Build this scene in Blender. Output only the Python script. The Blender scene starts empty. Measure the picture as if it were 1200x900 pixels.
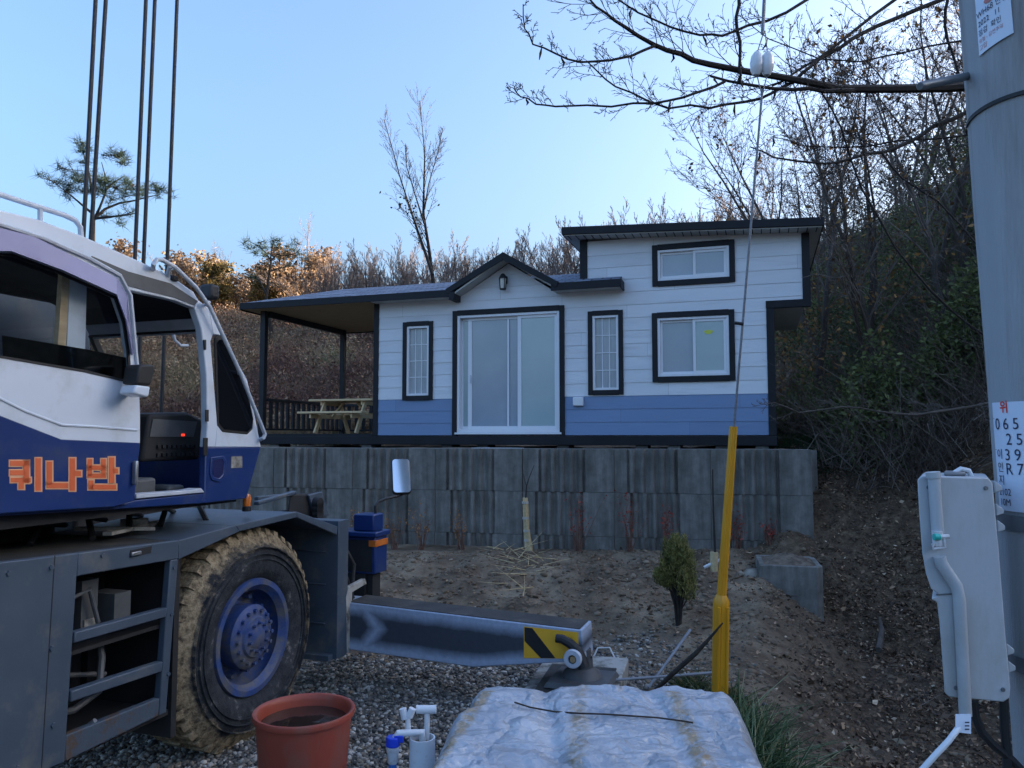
import bpy, bmesh, math, random
import numpy as np
from mathutils import Vector, Matrix
from math import sin, cos, pi, radians, sqrt, atan2
random.seed(7); RNG = np.random.default_rng(7)
scene = bpy.context.scene
COL = scene.collection
# ------------------------------------------------------------------ camera model
CAM = Vector((0.0, 0.0, 2.0)); PITCH = radians(3.94); FPX = 900.0
def ray(px, py):
    cx, cy = (px - 600) / FPX, (450 - py) / FPX
    return Vector((cx, cos(PITCH) - sin(PITCH) * cy, sin(PITCH) + cos(PITCH) * cy))
def at(px, py, Y):                      # point of the pixel's ray on the plane y = Y
    d = ray(px, py); return CAM + d * (Y / d.y)
def onz(px, py, z):
    d = ray(px, py); return CAM + d * ((z - CAM.z) / d.z)
class Frame:                            # a local frame standing in the world: x, y horizontal, z up
    def __init__(s, org, ang):
        s.o = Vector(org); s.a = ang
        s.x = Vector((cos(ang), sin(ang), 0)); s.y = Vector((-sin(ang), cos(ang), 0))
    def loc(s, p):
        q = p - s.o; return Vector((q.dot(s.x), q.dot(s.y), q.z))
    def py(s, px, py_, yl):             # pixel on the local plane y = yl
        d = ray(px, py_); t = (yl - (CAM - s.o).dot(s.y)) / d.dot(s.y)
        return s.loc(CAM + d * t)
    def px(s, px, py_, xl):
        d = ray(px, py_); t = (xl - (CAM - s.o).dot(s.x)) / d.dot(s.x)
        return s.loc(CAM + d * t)
    def w(s, p):
        p = Vector(p); return s.o + s.x * p.x + s.y * p.y + Vector((0, 0, p.z))
# ------------------------------------------------------------------ mesh helpers
class MB:
    def __init__(s): s.v = []; s.f = []
    def add(s, vs, fs):
        n = len(s.v); s.v += [tuple(v) for v in vs]; s.f += [tuple(i + n for i in f) for f in fs]; return s
    def box(s, a, b):
        x0, y0, z0 = [min(p, q) for p, q in zip(a, b)]; x1, y1, z1 = [max(p, q) for p, q in zip(a, b)]
        return s.add([(x0,y0,z0),(x1,y0,z0),(x1,y1,z0),(x0,y1,z0),(x0,y0,z1),(x1,y0,z1),(x1,y1,z1),(x0,y1,z1)],
                     [(0,3,2,1),(4,5,6,7),(0,1,5,4),(1,2,6,5),(2,3,7,6),(3,0,4,7)])
    def hexa(s, lo, hi):                # two quads (4 points each, ccw seen from hi)
        return s.add(list(lo) + list(hi), [(3,2,1,0),(4,5,6,7),(0,1,5,4),(1,2,6,5),(2,3,7,6),(3,0,4,7)])
    def bar(s, p, q, w, h, up=(0,0,1)):
        p, q = Vector(p), Vector(q); d = (q - p).normalized(); u = Vector(up)
        sd = d.cross(u)
        if sd.length < 1e-4: sd = d.cross(Vector((1,0,0)))
        sd.normalize(); u = sd.cross(d); a, b = sd * w / 2, u * h / 2
        return s.hexa([p - a - b, p + a - b, p + a + b, p - a + b][::-1], [q - a - b, q + a - b, q + a + b, q - a + b][::-1])
    def prism(s, pts, off):             # planar outline pts (3d), swept by off
        off = Vector(off); n = len(pts); a = [Vector(p) for p in pts]; b = [p + off for p in a]
        fs = [tuple(range(n))[::-1], tuple(range(n, 2 * n))]
        fs += [(i, (i + 1) % n, (i + 1) % n + n, i + n) for i in range(n)]
        return s.add(a + b, fs)
    def ring(s, outer, inner, off):     # frame between two outlines of equal point count
        off = Vector(off); n = len(outer)
        o = [Vector(p) for p in outer]; i_ = [Vector(p) for p in inner]
        vs = o + i_ + [p + off for p in o] + [p + off for p in i_]; fs = []
        for k in range(n):
            m = (k + 1) % n
            fs += [(k, m, n + m, n + k), (2*n + k, 3*n + k, 3*n + m, 2*n + m), (k, 2*n + k, 2*n + m, m), (n + k, n + m, 3*n + m, 3*n + k)]
        return s.add(vs, fs)
    def tube(s, path, r, sides=8, cap=True):
        P = [Vector(p) for p in path]; n = len(P)
        R = r if isinstance(r, (list, tuple)) else [r] * n
        base = len(s.v); prev = None
        for i in range(n):
            d = (P[min(i + 1, n - 1)] - P[max(i - 1, 0)])
            d = d.normalized() if d.length > 1e-9 else Vector((0,0,1))
            if prev is None:
                u = d.orthogonal().normalized()
            else:
                u = prev - d * prev.dot(d)
                u = u.normalized() if u.length > 1e-6 else d.orthogonal().normalized()
            prev = u; w = d.cross(u)
            for k in range(sides):
                a = 2 * pi * k / sides
                s.v.append(tuple(P[i] + (u * cos(a) + w * sin(a)) * R[i]))
        for i in range(n - 1):
            for k in range(sides):
                m = (k + 1) % sides
                s.f.append((base + i*sides + k, base + i*sides + m, base + (i+1)*sides + m, base + (i+1)*sides + k))
        if cap:
            s.f.append(tuple(base + k for k in range(sides))[::-1]); s.f.append(tuple(base + (n-1)*sides + k for k in range(sides)))
        return s
    def lathe(s, prof, org, axis=(0,0,1), sides=32, cap=False):   # prof: (radius, height) pairs
        o = Vector(org); ax = Vector(axis).normalized(); u = ax.orthogonal().normalized(); w = ax.cross(u)
        base = len(s.v); n = len(prof)
        for r, h in prof:
            for k in range(sides):
                a = 2*pi*k/sides; s.v.append(tuple(o + ax*h + (u*cos(a) + w*sin(a))*r))
        for i in range(n - 1):
            for k in range(sides):
                m = (k+1) % sides
                s.f.append((base+i*sides+k, base+i*sides+m, base+(i+1)*sides+m, base+(i+1)*sides+k))
        if cap:
            s.f.append(tuple(base+k for k in range(sides))[::-1]); s.f.append(tuple(base+(n-1)*sides+k for k in range(sides)))
        return s
    def build(s, name, m, parent=None, bevel=0, smooth=False, ang=35, fix=True):
        me = bpy.data.meshes.new(name); me.from_pydata(s.v, [], s.f)
        if fix:
            bm = bmesh.new(); bm.from_mesh(me); bmesh.ops.recalc_face_normals(bm, faces=bm.faces); bm.to_mesh(me); bm.free()
        return link(name, me, m, parent, bevel, smooth, ang)
def link(name, me, m, parent=None, bevel=0, smooth=False, ang=35):
    if smooth or bevel:
        me.polygons.foreach_set('use_smooth', [True] * len(me.polygons)); me.set_sharp_from_angle(angle=radians(ang))
    o = bpy.data.objects.new(name, me); COL.objects.link(o)
    if m: me.materials.append(m)
    if parent: o.parent = parent
    if bevel:
        b = o.modifiers.new('bevel', 'BEVEL'); b.width = bevel; b.segments = 2; b.limit_method = 'ANGLE'; b.angle_limit = radians(35)
        b.harden_normals = False
    return o
def npmesh(name, V, F, m, attr=None, smooth=False):   # numpy arrays: V (n,3), F (m,k)
    me = bpy.data.meshes.new(name); n, k = F.shape
    me.vertices.add(len(V)); me.vertices.foreach_set('co', np.ascontiguousarray(V, dtype=np.float32).ravel())
    me.loops.add(n * k); me.loops.foreach_set('vertex_index', np.ascontiguousarray(F, dtype=np.int32).ravel())
    me.polygons.add(n); me.polygons.foreach_set('loop_start', np.arange(0, n*k, k, dtype=np.int32))
    if attr:
        for an, arr in attr.items():
            a = me.attributes.new(an, 'FLOAT', 'POINT'); a.data.foreach_set('value', np.ascontiguousarray(arr, dtype=np.float32))
    me.update(calc_edges=True); me.validate()
    if smooth: me.polygons.foreach_set('use_smooth', [True] * n)
    o = bpy.data.objects.new(name, me); COL.objects.link(o)
    if m: me.materials.append(m)
    return o
def tag(o, label=None, cat=None, group=None, kind=None):
    if label: o['label'] = label
    if cat: o['category'] = cat
    if group: o['group'] = group
    if kind: o['kind'] = kind
    return o
def empty(name, loc, rz=0, label=None, cat=None, group=None):
    o = bpy.data.objects.new(name, None); COL.objects.link(o); o.location = loc; o.rotation_euler = (0, 0, rz); o.empty_display_size = .2
    return tag(o, label, cat, group)
def copy_tree(o, parent=None):
    c = o.copy(); COL.objects.link(c)
    if parent: c.parent = parent
    for ch in list(o.children): copy_tree(ch, c)
    return c
# ------------------------------------------------------------------ materials
def newmat(name):
    m = bpy.data.materials.new(name); m.use_nodes = True; nt = m.node_tree
    return m, nt, nt.nodes['Principled BSDF']
def N(nt, t, **k):
    n = nt.nodes.new(t)
    for a, b in k.items():
        if a in n.inputs: n.inputs[a].default_value = b
        else: setattr(n, a, b)
    return n
def rgb(c): return (c[0], c[1], c[2], 1)
def ramp(nt, fac, stops):
    r = nt.nodes.new('ShaderNodeValToRGB'); e = r.color_ramp.elements
    while len(e) < len(stops): e.new(0.5)
    for i, (p, c) in enumerate(stops): e[i].position = p; e[i].color = rgb(c) if len(c) == 3 else c
    nt.links.new(fac, r.inputs['Fac']); return r
def pm(name, c1, c2=None, sc=6, rough=.6, r2=None, metal=0, bump=0, bsc=None, spec=.5, stretch=(1,1,1), dirt=None, dsc=3, dth=(.5,.7), coat=0, rnd=0, detail=6, dist=.01):
    """paint, concrete, plastic ...: two tones mottled by noise, optional dirt patches with their own shape, fine bump"""
    m, nt, b = newmat(name); L = nt.links.new
    c2 = c2 or tuple(min(1, x * 1.12) for x in c1)
    tc = N(nt, 'ShaderNodeTexCoord'); mp = N(nt, 'ShaderNodeMapping'); mp.inputs['Scale'].default_value = stretch
    L(tc.outputs['Object'], mp.inputs['Vector'])
    n1 = N(nt, 'ShaderNodeTexNoise', Scale=sc, Detail=detail, Roughness=.62); L(mp.outputs[0], n1.inputs['Vector'])
    r = ramp(nt, n1.outputs['Fac'], [(.32, c1), (.68, c2)]); out = r.outputs[0]
    if dirt:
        n2 = N(nt, 'ShaderNodeTexNoise', Scale=dsc, Detail=9, Roughness=.68); L(mp.outputs[0], n2.inputs['Vector'])
        k = ramp(nt, n2.outputs['Fac'], [(dth[0], (0,0,0)), (dth[1], (1,1,1))])
        mx = N(nt, 'ShaderNodeMix', data_type='RGBA'); L(k.outputs[0], mx.inputs[0]); L(out, mx.inputs[6]); mx.inputs[7].default_value = rgb(dirt); out = mx.outputs[2]
    if rnd:
        oi = N(nt, 'ShaderNodeObjectInfo'); hv = N(nt, 'ShaderNodeHueSaturation'); mr = N(nt, 'ShaderNodeMapRange')
        mr.inputs['To Min'].default_value = 1 - rnd; mr.inputs['To Max'].default_value = 1 + rnd
        L(oi.outputs['Random'], mr.inputs['Value']); L(mr.outputs[0], hv.inputs['Value']); L(out, hv.inputs['Color']); out = hv.outputs[0]
    L(out, b.inputs['Base Color'])
    if r2 is not None:
        mr = N(nt, 'ShaderNodeMapRange'); mr.inputs['To Min'].default_value = rough; mr.inputs['To Max'].default_value = r2
        L(n1.outputs['Fac'], mr.inputs['Value']); L(mr.outputs[0], b.inputs['Roughness'])
    else: b.inputs['Roughness'].default_value = rough
    b.inputs['Metallic'].default_value = metal; b.inputs['Specular IOR Level'].default_value = spec; b.inputs['Coat Weight'].default_value = coat
    if bump:
        n3 = N(nt, 'ShaderNodeTexNoise', Scale=bsc or sc * 8, Detail=6, Roughness=.6); L(mp.outputs[0], n3.inputs['Vector'])
        bp = N(nt, 'ShaderNodeBump', Strength=bump, Distance=dist); L(n3.outputs['Fac'], bp.inputs['Height']); L(bp.outputs[0], b.inputs['Normal'])
    return m
def leafmat(name, stops, rough=.7, trans=.25, vary=None):
    m, nt, b = newmat(name); L = nt.links.new
    a = N(nt, 'ShaderNodeAttribute', attribute_name='rnd')
    r = ramp(nt, a.outputs['Fac'], stops); L(r.outputs[0], b.inputs['Base Color'])
    b.inputs['Roughness'].default_value = rough; b.inputs['Specular IOR Level'].default_value = .25
    if trans:
        t = N(nt, 'ShaderNodeBsdfTranslucent'); L(r.outputs[0], t.inputs['Color']); mx = N(nt, 'ShaderNodeMixShader'); mx.inputs[0].default_value = trans
        out = nt.nodes['Material Output']; L(b.outputs[0], mx.inputs[1]); L(t.outputs[0], mx.inputs[2]); L(mx.outputs[0], out.inputs['Surface'])
    return m
# ------------------------------------------------------------------ numpy noise
def _h(i, j, s):
    i = i.astype(np.int64); j = j.astype(np.int64)
    n = (i * 374761393 + j * 668265263 + s * 982451653) & 0x7fffffff
    n = ((n ^ (n >> 13)) * 1274126177) & 0x7fffffff
    return ((n ^ (n >> 16)) & 0xffff) / 65535.0
def vn(x, y, s=0):
    x = np.asarray(x, float); y = np.asarray(y, float)
    i, j = np.floor(x), np.floor(y); u, v = x - i, y - j
    u = u*u*(3-2*u); v = v*v*(3-2*v)
    a, b, c, d = _h(i,j,s), _h(i+1,j,s), _h(i,j+1,s), _h(i+1,j+1,s)
    return (a*(1-u)+b*u)*(1-v) + (c*(1-u)+d*u)*v - .5
def fbm(x, y, s=0, o=4):
    t = 0; a = 1
    for k in range(o): t = t + a*vn(np.asarray(x)*2**k, np.asarray(y)*2**k, s+k*17); a *= .5
    return t
def ss(a, b, x):
    t = np.clip((np.asarray(x, float) - a) / (b - a), 0, 1); return t*t*(3-2*t)
# ------------------------------------------------------------------ the lie of the land
WALL_A = (-6.9, 13.42); WALL_B = (4.24, 10.94)      # foot of the block wall, left and right end
def wally(x): return WALL_B[1] + (WALL_B[0] - np.asarray(x, float)) * .2222
def H(x, y, detail=True):
    x = np.asarray(x, float); y = np.asarray(y, float)
    # yard: gravel, a soil mound in front of the wall, a bank towards the photographer
    z = .30 * ss(7.2, 11.2, y + .15*(x)) * ss(-9, -3, x) + .02
    z = z + .38 * (1 - ss(1.2, 3.4, y + .3*np.abs(x)))
    # gully of leaves on the right of the mound
    edge = np.minimum(1.6 + (y - 5.3) * .38, 3.1)
    g = ss(-.25, 1.15, x - edge) * (1 - ss(9.4, 11.0, y) * 0)
    bank = -.52 + 2.25 * ss(8.9, 13.0, y + .18*(x-4)) + .42*np.clip(x - 5.6 - .1*(y-6), 0, 9)*(1 - .8*ss(24, 40, y))*(1 - ss(26, 55, x))
    bank = np.where(y < 4, bank + .6*ss(4, 1, y), bank)
    z = z * (1 - g) + bank * g
    # terrace the house stands on
    wy = wally(x) + .55
    t = ss(-.12, .12, y - wy) * (1 - ss(4.2, 4.5, x))
    z = z*(1-t) + 1.79*t
    # the hill behind and on the right
    sB = y - 18.6 + 1.2*vn(x*.15, y*.15, 5)
    sR = (x - 5.4) - np.maximum(0, 12.8 - y) * .40 + 1.2*vn(x*.2, y*.2, 9)
    k = 1.2
    s = np.log(np.exp(np.clip(sB/k, -30, 60)) + np.exp(np.clip(sR/k, -30, 60)) + 1) * k
    crest = 6.0 + 1.6*ss(-9, 2, x) - 5*ss(26, 55, x) + 7.5 * ss(2, 16, x) * (1 - ss(26, 55, x)) * (1 - .8*ss(30, 44, y)) - 3.5*ss(34, 52, y)*ss(-6, 8, x)
    s = np.maximum(0, s - .55)
    crest = np.maximum(crest, 2.0)
    hill = crest * (1 - np.exp(-.72 * s / crest))
    far = ss(60, 160, np.hypot(x, y))
    z = z + hill * (1 - .35*far)
    if detail:
        up = ss(.3, 2.0, hill)
        z = z + .05*fbm(x*1.1, y*1.1, 3) * ss(2, 6, y) + .15*fbm(x*2.6, y*2.6, 8, 5) * (.22 + .78*ss(6.6, 7.8, y)) * (1 - ss(11.0, 11.4, y)*ss(-8,-6,x)*(1-ss(4,4.6,x))) + .7*up*fbm(x*.35, y*.35, 21)
        z = z + g * (.10*fbm(x*2.1, y*2.1, 31))
    return z
def gravelmask(x, y):
    n = .9*fbm(np.asarray(x)*.9, np.asarray(y)*.9, 41)
    return (1 - ss(6.5, 7.6, np.asarray(y) + n)) * (1 - ss(-.4, .9, np.asarray(x) - (.75 + (np.asarray(y) - 5.3)*.35) + n))
def leafmask(x, y):
    edge = np.minimum(1.6 + (np.asarray(y) - 5.3) * .38, 3.1)
    return ss(-.1, 1.0, np.asarray(x) - edge + .9*fbm(np.asarray(x)*1.3, np.asarray(y)*1.3, 51))
def build_ground():
    def axis(lo, hi, f0, f1, st):
        a = list(np.arange(f0, f1, st)); x = a[-1]; d = st
        while x < hi: d *= 1.09; x += d; a.append(x)
        x = a[0]; d = st; b = []
        while x > lo: d *= 1.09; x -= d; b.append(x)
        return np.array(b[::-1] + a)
    xs = axis(-420, 420, -5.2, 7.5, .075); ys = axis(-120, 600, 3.0, 14.4, .075)
    X, Y = np.meshgrid(xs, ys); Z = H(X, Y)
    V = np.stack([X.ravel(), Y.ravel(), Z.ravel()], 1); w = len(xs); h = len(ys)
    i = np.arange(w*h).reshape(h, w)
    F = np.stack([i[:-1,:-1].ravel(), i[:-1,1:].ravel(), i[1:,1:].ravel(), i[1:,:-1].ravel()], 1)
    m, nt, b = newmat('ground'); L = nt.links.new
    tc = N(nt, 'ShaderNodeTexCoord'); co = tc.outputs['Object']
    def nz(sc, det=8, ro=.65):
        n = N(nt, 'ShaderNodeTexNoise', Scale=sc, Detail=det, Roughness=ro); L(co, n.inputs['Vector']); return n.outputs['Fac']
    soil = ramp(nt, nz(1.7, 10), [(.34, (.075,.055,.038)), (.5, (.185,.138,.095)), (.68, (.33,.26,.18))])
    grav = ramp(nt, nz(45, 4), [(.3, (.055,.053,.048)), (.7, (.24,.22,.19))])
    lit = ramp(nt, nz(9, 10, .75), [(.34, (.04,.029,.021)), (.52, (.115,.08,.052)), (.72, (.24,.175,.115))])
    hil = ramp(nt, nz(.9, 10, .7), [(.3, (.07,.045,.032)), (.5, (.14,.095,.06)), (.7, (.22,.165,.10))])
    def mixa(a, bb, an):
        at_ = N(nt, 'ShaderNodeAttribute', attribute_name=an); mx = N(nt, 'ShaderNodeMix', data_type='RGBA')
        L(at_.outputs['Fac'], mx.inputs[0]); L(a, mx.inputs[6]); L(bb, mx.inputs[7]); return mx.outputs[2]
    c = mixa(soil.outputs[0], grav.outputs[0], 'gravel'); c = mixa(c, lit.outputs[0], 'leaf'); c = mixa(c, hil.outputs[0], 'hill')
    L(c, b.inputs['Base Color']); b.inputs['Roughness'].default_value = .95; b.inputs['Specular IOR Level'].default_value = .2
    b1 = N(nt, 'ShaderNodeBump', Strength=.9, Distance=.05); L(nz(14, 10, .7), b1.inputs['Height']); L(b1.outputs[0], b.inputs['Normal'])
    x, y = V[:,0], V[:,1]
    hillm = ss(.2, 1.5, np.maximum(y - 18.4, np.where(y > 12, x - 6.5, -5)))
    o = npmesh('ground', V, F, m, {'gravel': gravelmask(x, y), 'leaf': leafmask(x, y), 'hill': hillm}, smooth=True)
    tag(o, kind='structure')
    return o
def hz(x, y): return float(H(np.array([x]), np.array([y]))[0])
# vectorised scatter shapes
def stems_mesh(P, D, Ln, R, bend, rnd, segs=2, sides=3):
    """N thin tapering stems; P base, D unit direction, bend sideways displacement at the tip"""
    n = len(P); D = D / np.linalg.norm(D, axis=1, keepdims=True)
    ref = np.where(np.abs(D[:, 2:3]) < .9, np.array([[0, 0, 1.]]), np.array([[1., 0, 0]]))
    U = np.cross(D, ref); U /= np.linalg.norm(U, axis=1, keepdims=True); W = np.cross(D, U)
    rings = []
    for i in range(segs + 1):
        t = i / segs; C = P + D * (Ln * t)[:, None] + bend * (t*t)
        rr = R * (1 - .85 * t)
        for k in range(sides):
            a = 2*pi*k/sides; rings.append(C + (U*cos(a) + W*sin(a)) * rr[:, None])
    V = np.stack(rings, 1).reshape(-1, 3); per = (segs + 1) * sides
    f = []
    for i in range(segs):
        for k in range(sides):
            m = (k+1) % sides; f.append((i*sides+k, i*sides+m, (i+1)*sides+m, (i+1)*sides+k))
    F = (np.arange(n)[:, None, None]*per + np.array(f)[None]).reshape(-1, 4)
    return V, F, np.repeat(rnd, per)
def leaves_mesh(P, size, rnd, aspect=.5, flat=None, rng=RNG):
    """N leaf blades, each four points with a fold"""
    n = len(P); a = rng.normal(size=(n, 3)); 
    if flat is not None: a[:, 2] *= flat
    a /= np.linalg.norm(a, axis=1, keepdims=True)
    b = rng.normal(size=(n, 3))
    if flat is not None: b[:, 2] *= flat
    b -= a * (a*b).sum(1, keepdims=True); b /= np.linalg.norm(b, axis=1, keepdims=True); nn = np.cross(a, b)
    s = size[:, None]; fold = rng.uniform(.05, .35, (n, 1))
    V = np.stack([P - a*s*.5, P + b*s*aspect*.5 + nn*s*fold*.5, P + a*s*.5, P - b*s*aspect*.5 + nn*s*fold*.5], 1).reshape(-1, 3)
    F = np.arange(n*4).reshape(-1, 4)
    return V, F, np.repeat(rnd, 4)
ICO = None
def stones_mesh(P, size, rnd, rng=RNG, squash=.7):
    global ICO
    if ICO is None:
        bm = bmesh.new(); bmesh.ops.create_icosphere(bm, subdivisions=1, radius=1)
        bm.verts.ensure_lookup_table(); ICO = (np.array([v.co[:] for v in bm.verts]), np.array([[v.index for v in f.verts] for f in bm.faces])); bm.free()
    v, f = ICO; n = len(P); k = len(v)
    ax = rng.uniform(.55, 1.25, (n, 1, 3)) * np.array([1, 1, squash]); jit = rng.uniform(.72, 1.18, (n, k, 1))
    ang = rng.uniform(0, 2*pi, n); tl = rng.uniform(-.5, .5, n)
    q = v[None]*jit*ax*size[:, None, None]
    c, s_ = np.cos(ang)[:, None], np.sin(ang)[:, None]
    x, y, z = q[..., 0], q[..., 1], q[..., 2]
    ct, st = np.cos(tl)[:, None], np.sin(tl)[:, None]
    y, z = y*ct - z*st, y*st + z*ct
    q = np.stack([x*c - y*s_, x*s_ + y*c, z], -1) + P[:, None]
    return q.reshape(-1, 3), (np.arange(n)[:, None, None]*k + f[None]).reshape(-1, 3), np.repeat(rnd, k)
# ================================================================== materials
M_ = {}
M_['carrier'] = pm('carrier_grey_paint', (.046,.068,.095), (.062,.086,.118), 3, .42, .6, bump=.05, bsc=60, dirt=(.15,.145,.13), dsc=3.4, dth=(.54,.78))
M_['deckgrime'] = pm('grimy_deck', (.022,.023,.024), (.05,.047,.042), 5, .75, bump=.4, bsc=60, dirt=(.12,.105,.085), dsc=3, dth=(.52,.75))
M_['white'] = pm('cab_white_paint', (.56,.62,.70), (.62,.67,.74), 2, .28, .38, coat=.25, dirt=(.40,.42,.43), dsc=3.2, dth=(.5,.8), bump=.03, bsc=5)
M_['blue'] = pm('cab_blue_paint', (.005,.027,.125), (.008,.033,.150), 2, .3, .5, coat=.3, dirt=(.05,.062,.11), dsc=4, dth=(.52,.8))
M_['bluew'] = pm('wheel_blue_paint', (.014,.040,.15), (.030,.070,.22), 9, .5, .7, bump=.25, bsc=30, dirt=(.10,.10,.105), dsc=7, dth=(.44,.62))
M_['black'] = pm('black_plastic', (.008,.009,.011), (.016,.017,.019), 8, .5, .7, bump=.05)
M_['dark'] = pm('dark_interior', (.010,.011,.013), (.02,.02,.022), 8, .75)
M_['greyp'] = pm('grey_plastic', (.06,.065,.07), (.09,.095,.10), 8, .6)
M_['steel'] = pm('bare_steel', (.35,.36,.37), (.45,.46,.47), 20, .35, .5, metal=.9)
M_['grail'] = pm('light_grey_rail', (.42,.46,.52), (.5,.54,.6), 15, .4, .55, dirt=(.25,.22,.19), dsc=12, dth=(.6,.8))
M_['visor'] = pm('smoked_violet_visor', (.145,.125,.24), (.17,.15,.28), 3, .22, coat=.5)
M_['rubberseal'] = pm('rubber_seal', (.012,.013,.015), None, 10, .6)
M_['rope'] = pm('wire_rope', (.018,.019,.021), (.04,.04,.042), 40, .55, metal=.4, bump=.6, bsc=150)
M_['orange'] = pm('orange_lettering', (.62,.11,.035), (.70,.15,.05), 5, .5)
M_['peach'] = pm('pale_lettering_edge', (.62,.33,.18), (.68,.38,.22), 5, .5)
M_['yellow'] = pm('yellow_warning_paint', (.78,.40,.022), (.82,.45,.035), 5, .5, dirt=(.2,.15,.06), dsc=9, dth=(.6,.8))
M_['amber'] = pm('amber_lens', (.55,.13,.02), (.65,.18,.03), 10, .2, coat=.5)
M_['wood'] = pm('pale_pine', (.42,.30,.17), (.55,.41,.25), 4, .65, stretch=(1,8,8), bump=.15, bsc=20)
M_['tan'] = pm('tan_strip', (.38,.25,.12), (.45,.31,.16), 4, .6)
M_['cream'] = pm('cream_worn_paint', (.34,.335,.31), (.46,.45,.41), 6, .6, dirt=(.10,.09,.075), dsc=6, dth=(.44,.62))
def glass(name, tint, mix=.2, rough=.03, dustc=None):
    """thin window pane: mostly clear, mirrors the sky at a slant"""
    m, nt, b = newmat(name); L = nt.links.new
    tr = N(nt, 'ShaderNodeBsdfTransparent'); tr.inputs['Color'].default_value = rgb(tint)
    gl = N(nt, 'ShaderNodeBsdfGlossy'); gl.inputs['Roughness'].default_value = rough
    lw = N(nt, 'ShaderNodeLayerWeight'); lw.inputs['Blend'].default_value = .5; pw = N(nt, 'ShaderNodeMath', operation='POWER'); pw.inputs[1].default_value = 5; L(lw.outputs['Facing'], pw.inputs[0]); ad = N(nt, 'ShaderNodeMath', operation='MULTIPLY_ADD'); ad.inputs[1].default_value = .9; ad.inputs[2].default_value = .04 + mix
    L(pw.outputs[0], ad.inputs[0]); mx = N(nt, 'ShaderNodeMixShader'); L(ad.outputs[0], mx.inputs[0]); L(tr.outputs[0], mx.inputs[1]); L(gl.outputs[0], mx.inputs[2])
    L(mx.outputs[0], nt.nodes['Material Output'].inputs['Surface']); return m
M_['cabglass'] = glass('cab_window_glass', (.93,.95,.96), .02)
M_['tintglass'] = glass('dark_cab_glass', (.10,.11,.12), .02)
def tyre_mat():
    m, nt, b = newmat('muddy_tyre_rubber'); L = nt.links.new
    tc = N(nt, 'ShaderNodeTexCoord'); sp = N(nt, 'ShaderNodeSeparateXYZ'); L(tc.outputs['Object'], sp.inputs[0])
    q = [N(nt, 'ShaderNodeMath', operation='POWER') for _ in range(2)]
    for n_, o_ in zip(q, ('X', 'Z')): L(sp.outputs[o_], n_.inputs[0]); n_.inputs[1].default_value = 2
    # |x|^2 + |z|^2 via vector length of (x, 0, z)
    cb = N(nt, 'ShaderNodeCombineXYZ'); L(sp.outputs['X'], cb.inputs[0]); L(sp.outputs['Z'], cb.inputs[2])
    ln = N(nt, 'ShaderNodeVectorMath', operation='LENGTH'); L(cb.outputs[0], ln.inputs[0])
    nz = N(nt, 'ShaderNodeTexNoise', Scale=9, Detail=9, Roughness=.7); L(tc.outputs['Object'], nz.inputs['Vector'])
    ma = N(nt, 'ShaderNodeMath', operation='MULTIPLY_ADD'); L(nz.outputs['Fac'], ma.inputs[0]); ma.inputs[1].default_value = .30; L(ln.outputs['Value'], ma.inputs[2])
    k = ramp(nt, ma.outputs[0], [(.715, (0,0,0)), (.765, (1,1,1))])
    n2 = N(nt, 'ShaderNodeTexNoise', Scale=26, Detail=8, Roughness=.7); L(tc.outputs['Object'], n2.inputs['Vector'])
    mud = ramp(nt, n2.outputs['Fac'], [(.34, (.04,.033,.024)), (.48, (.21,.16,.098)), (.66, (.40,.32,.205))])
    rub = ramp(nt, nz.outputs['Fac'], [(.4, (.018,.021,.026)), (.58, (.040,.044,.050)), (.68, (.20,.19,.18))])
    mx = N(nt, 'ShaderNodeMix', data_type='RGBA'); L(k.outputs[0], mx.inputs[0]); L(rub.outputs[0], mx.inputs[6]); L(mud.outputs[0], mx.inputs[7])
    L(mx.outputs[2], b.inputs['Base Color']); b.inputs['Roughness'].default_value = .85; b.inputs['Specular IOR Level'].default_value = .3
    bp = N(nt, 'ShaderNodeBump', Strength=.8, Distance=.02); L(n2.outputs['Fac'], bp.inputs['Height']); L(bp.outputs[0], b.inputs['Normal'])
    return m
M_['tyre'] = tyre_mat()
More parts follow.
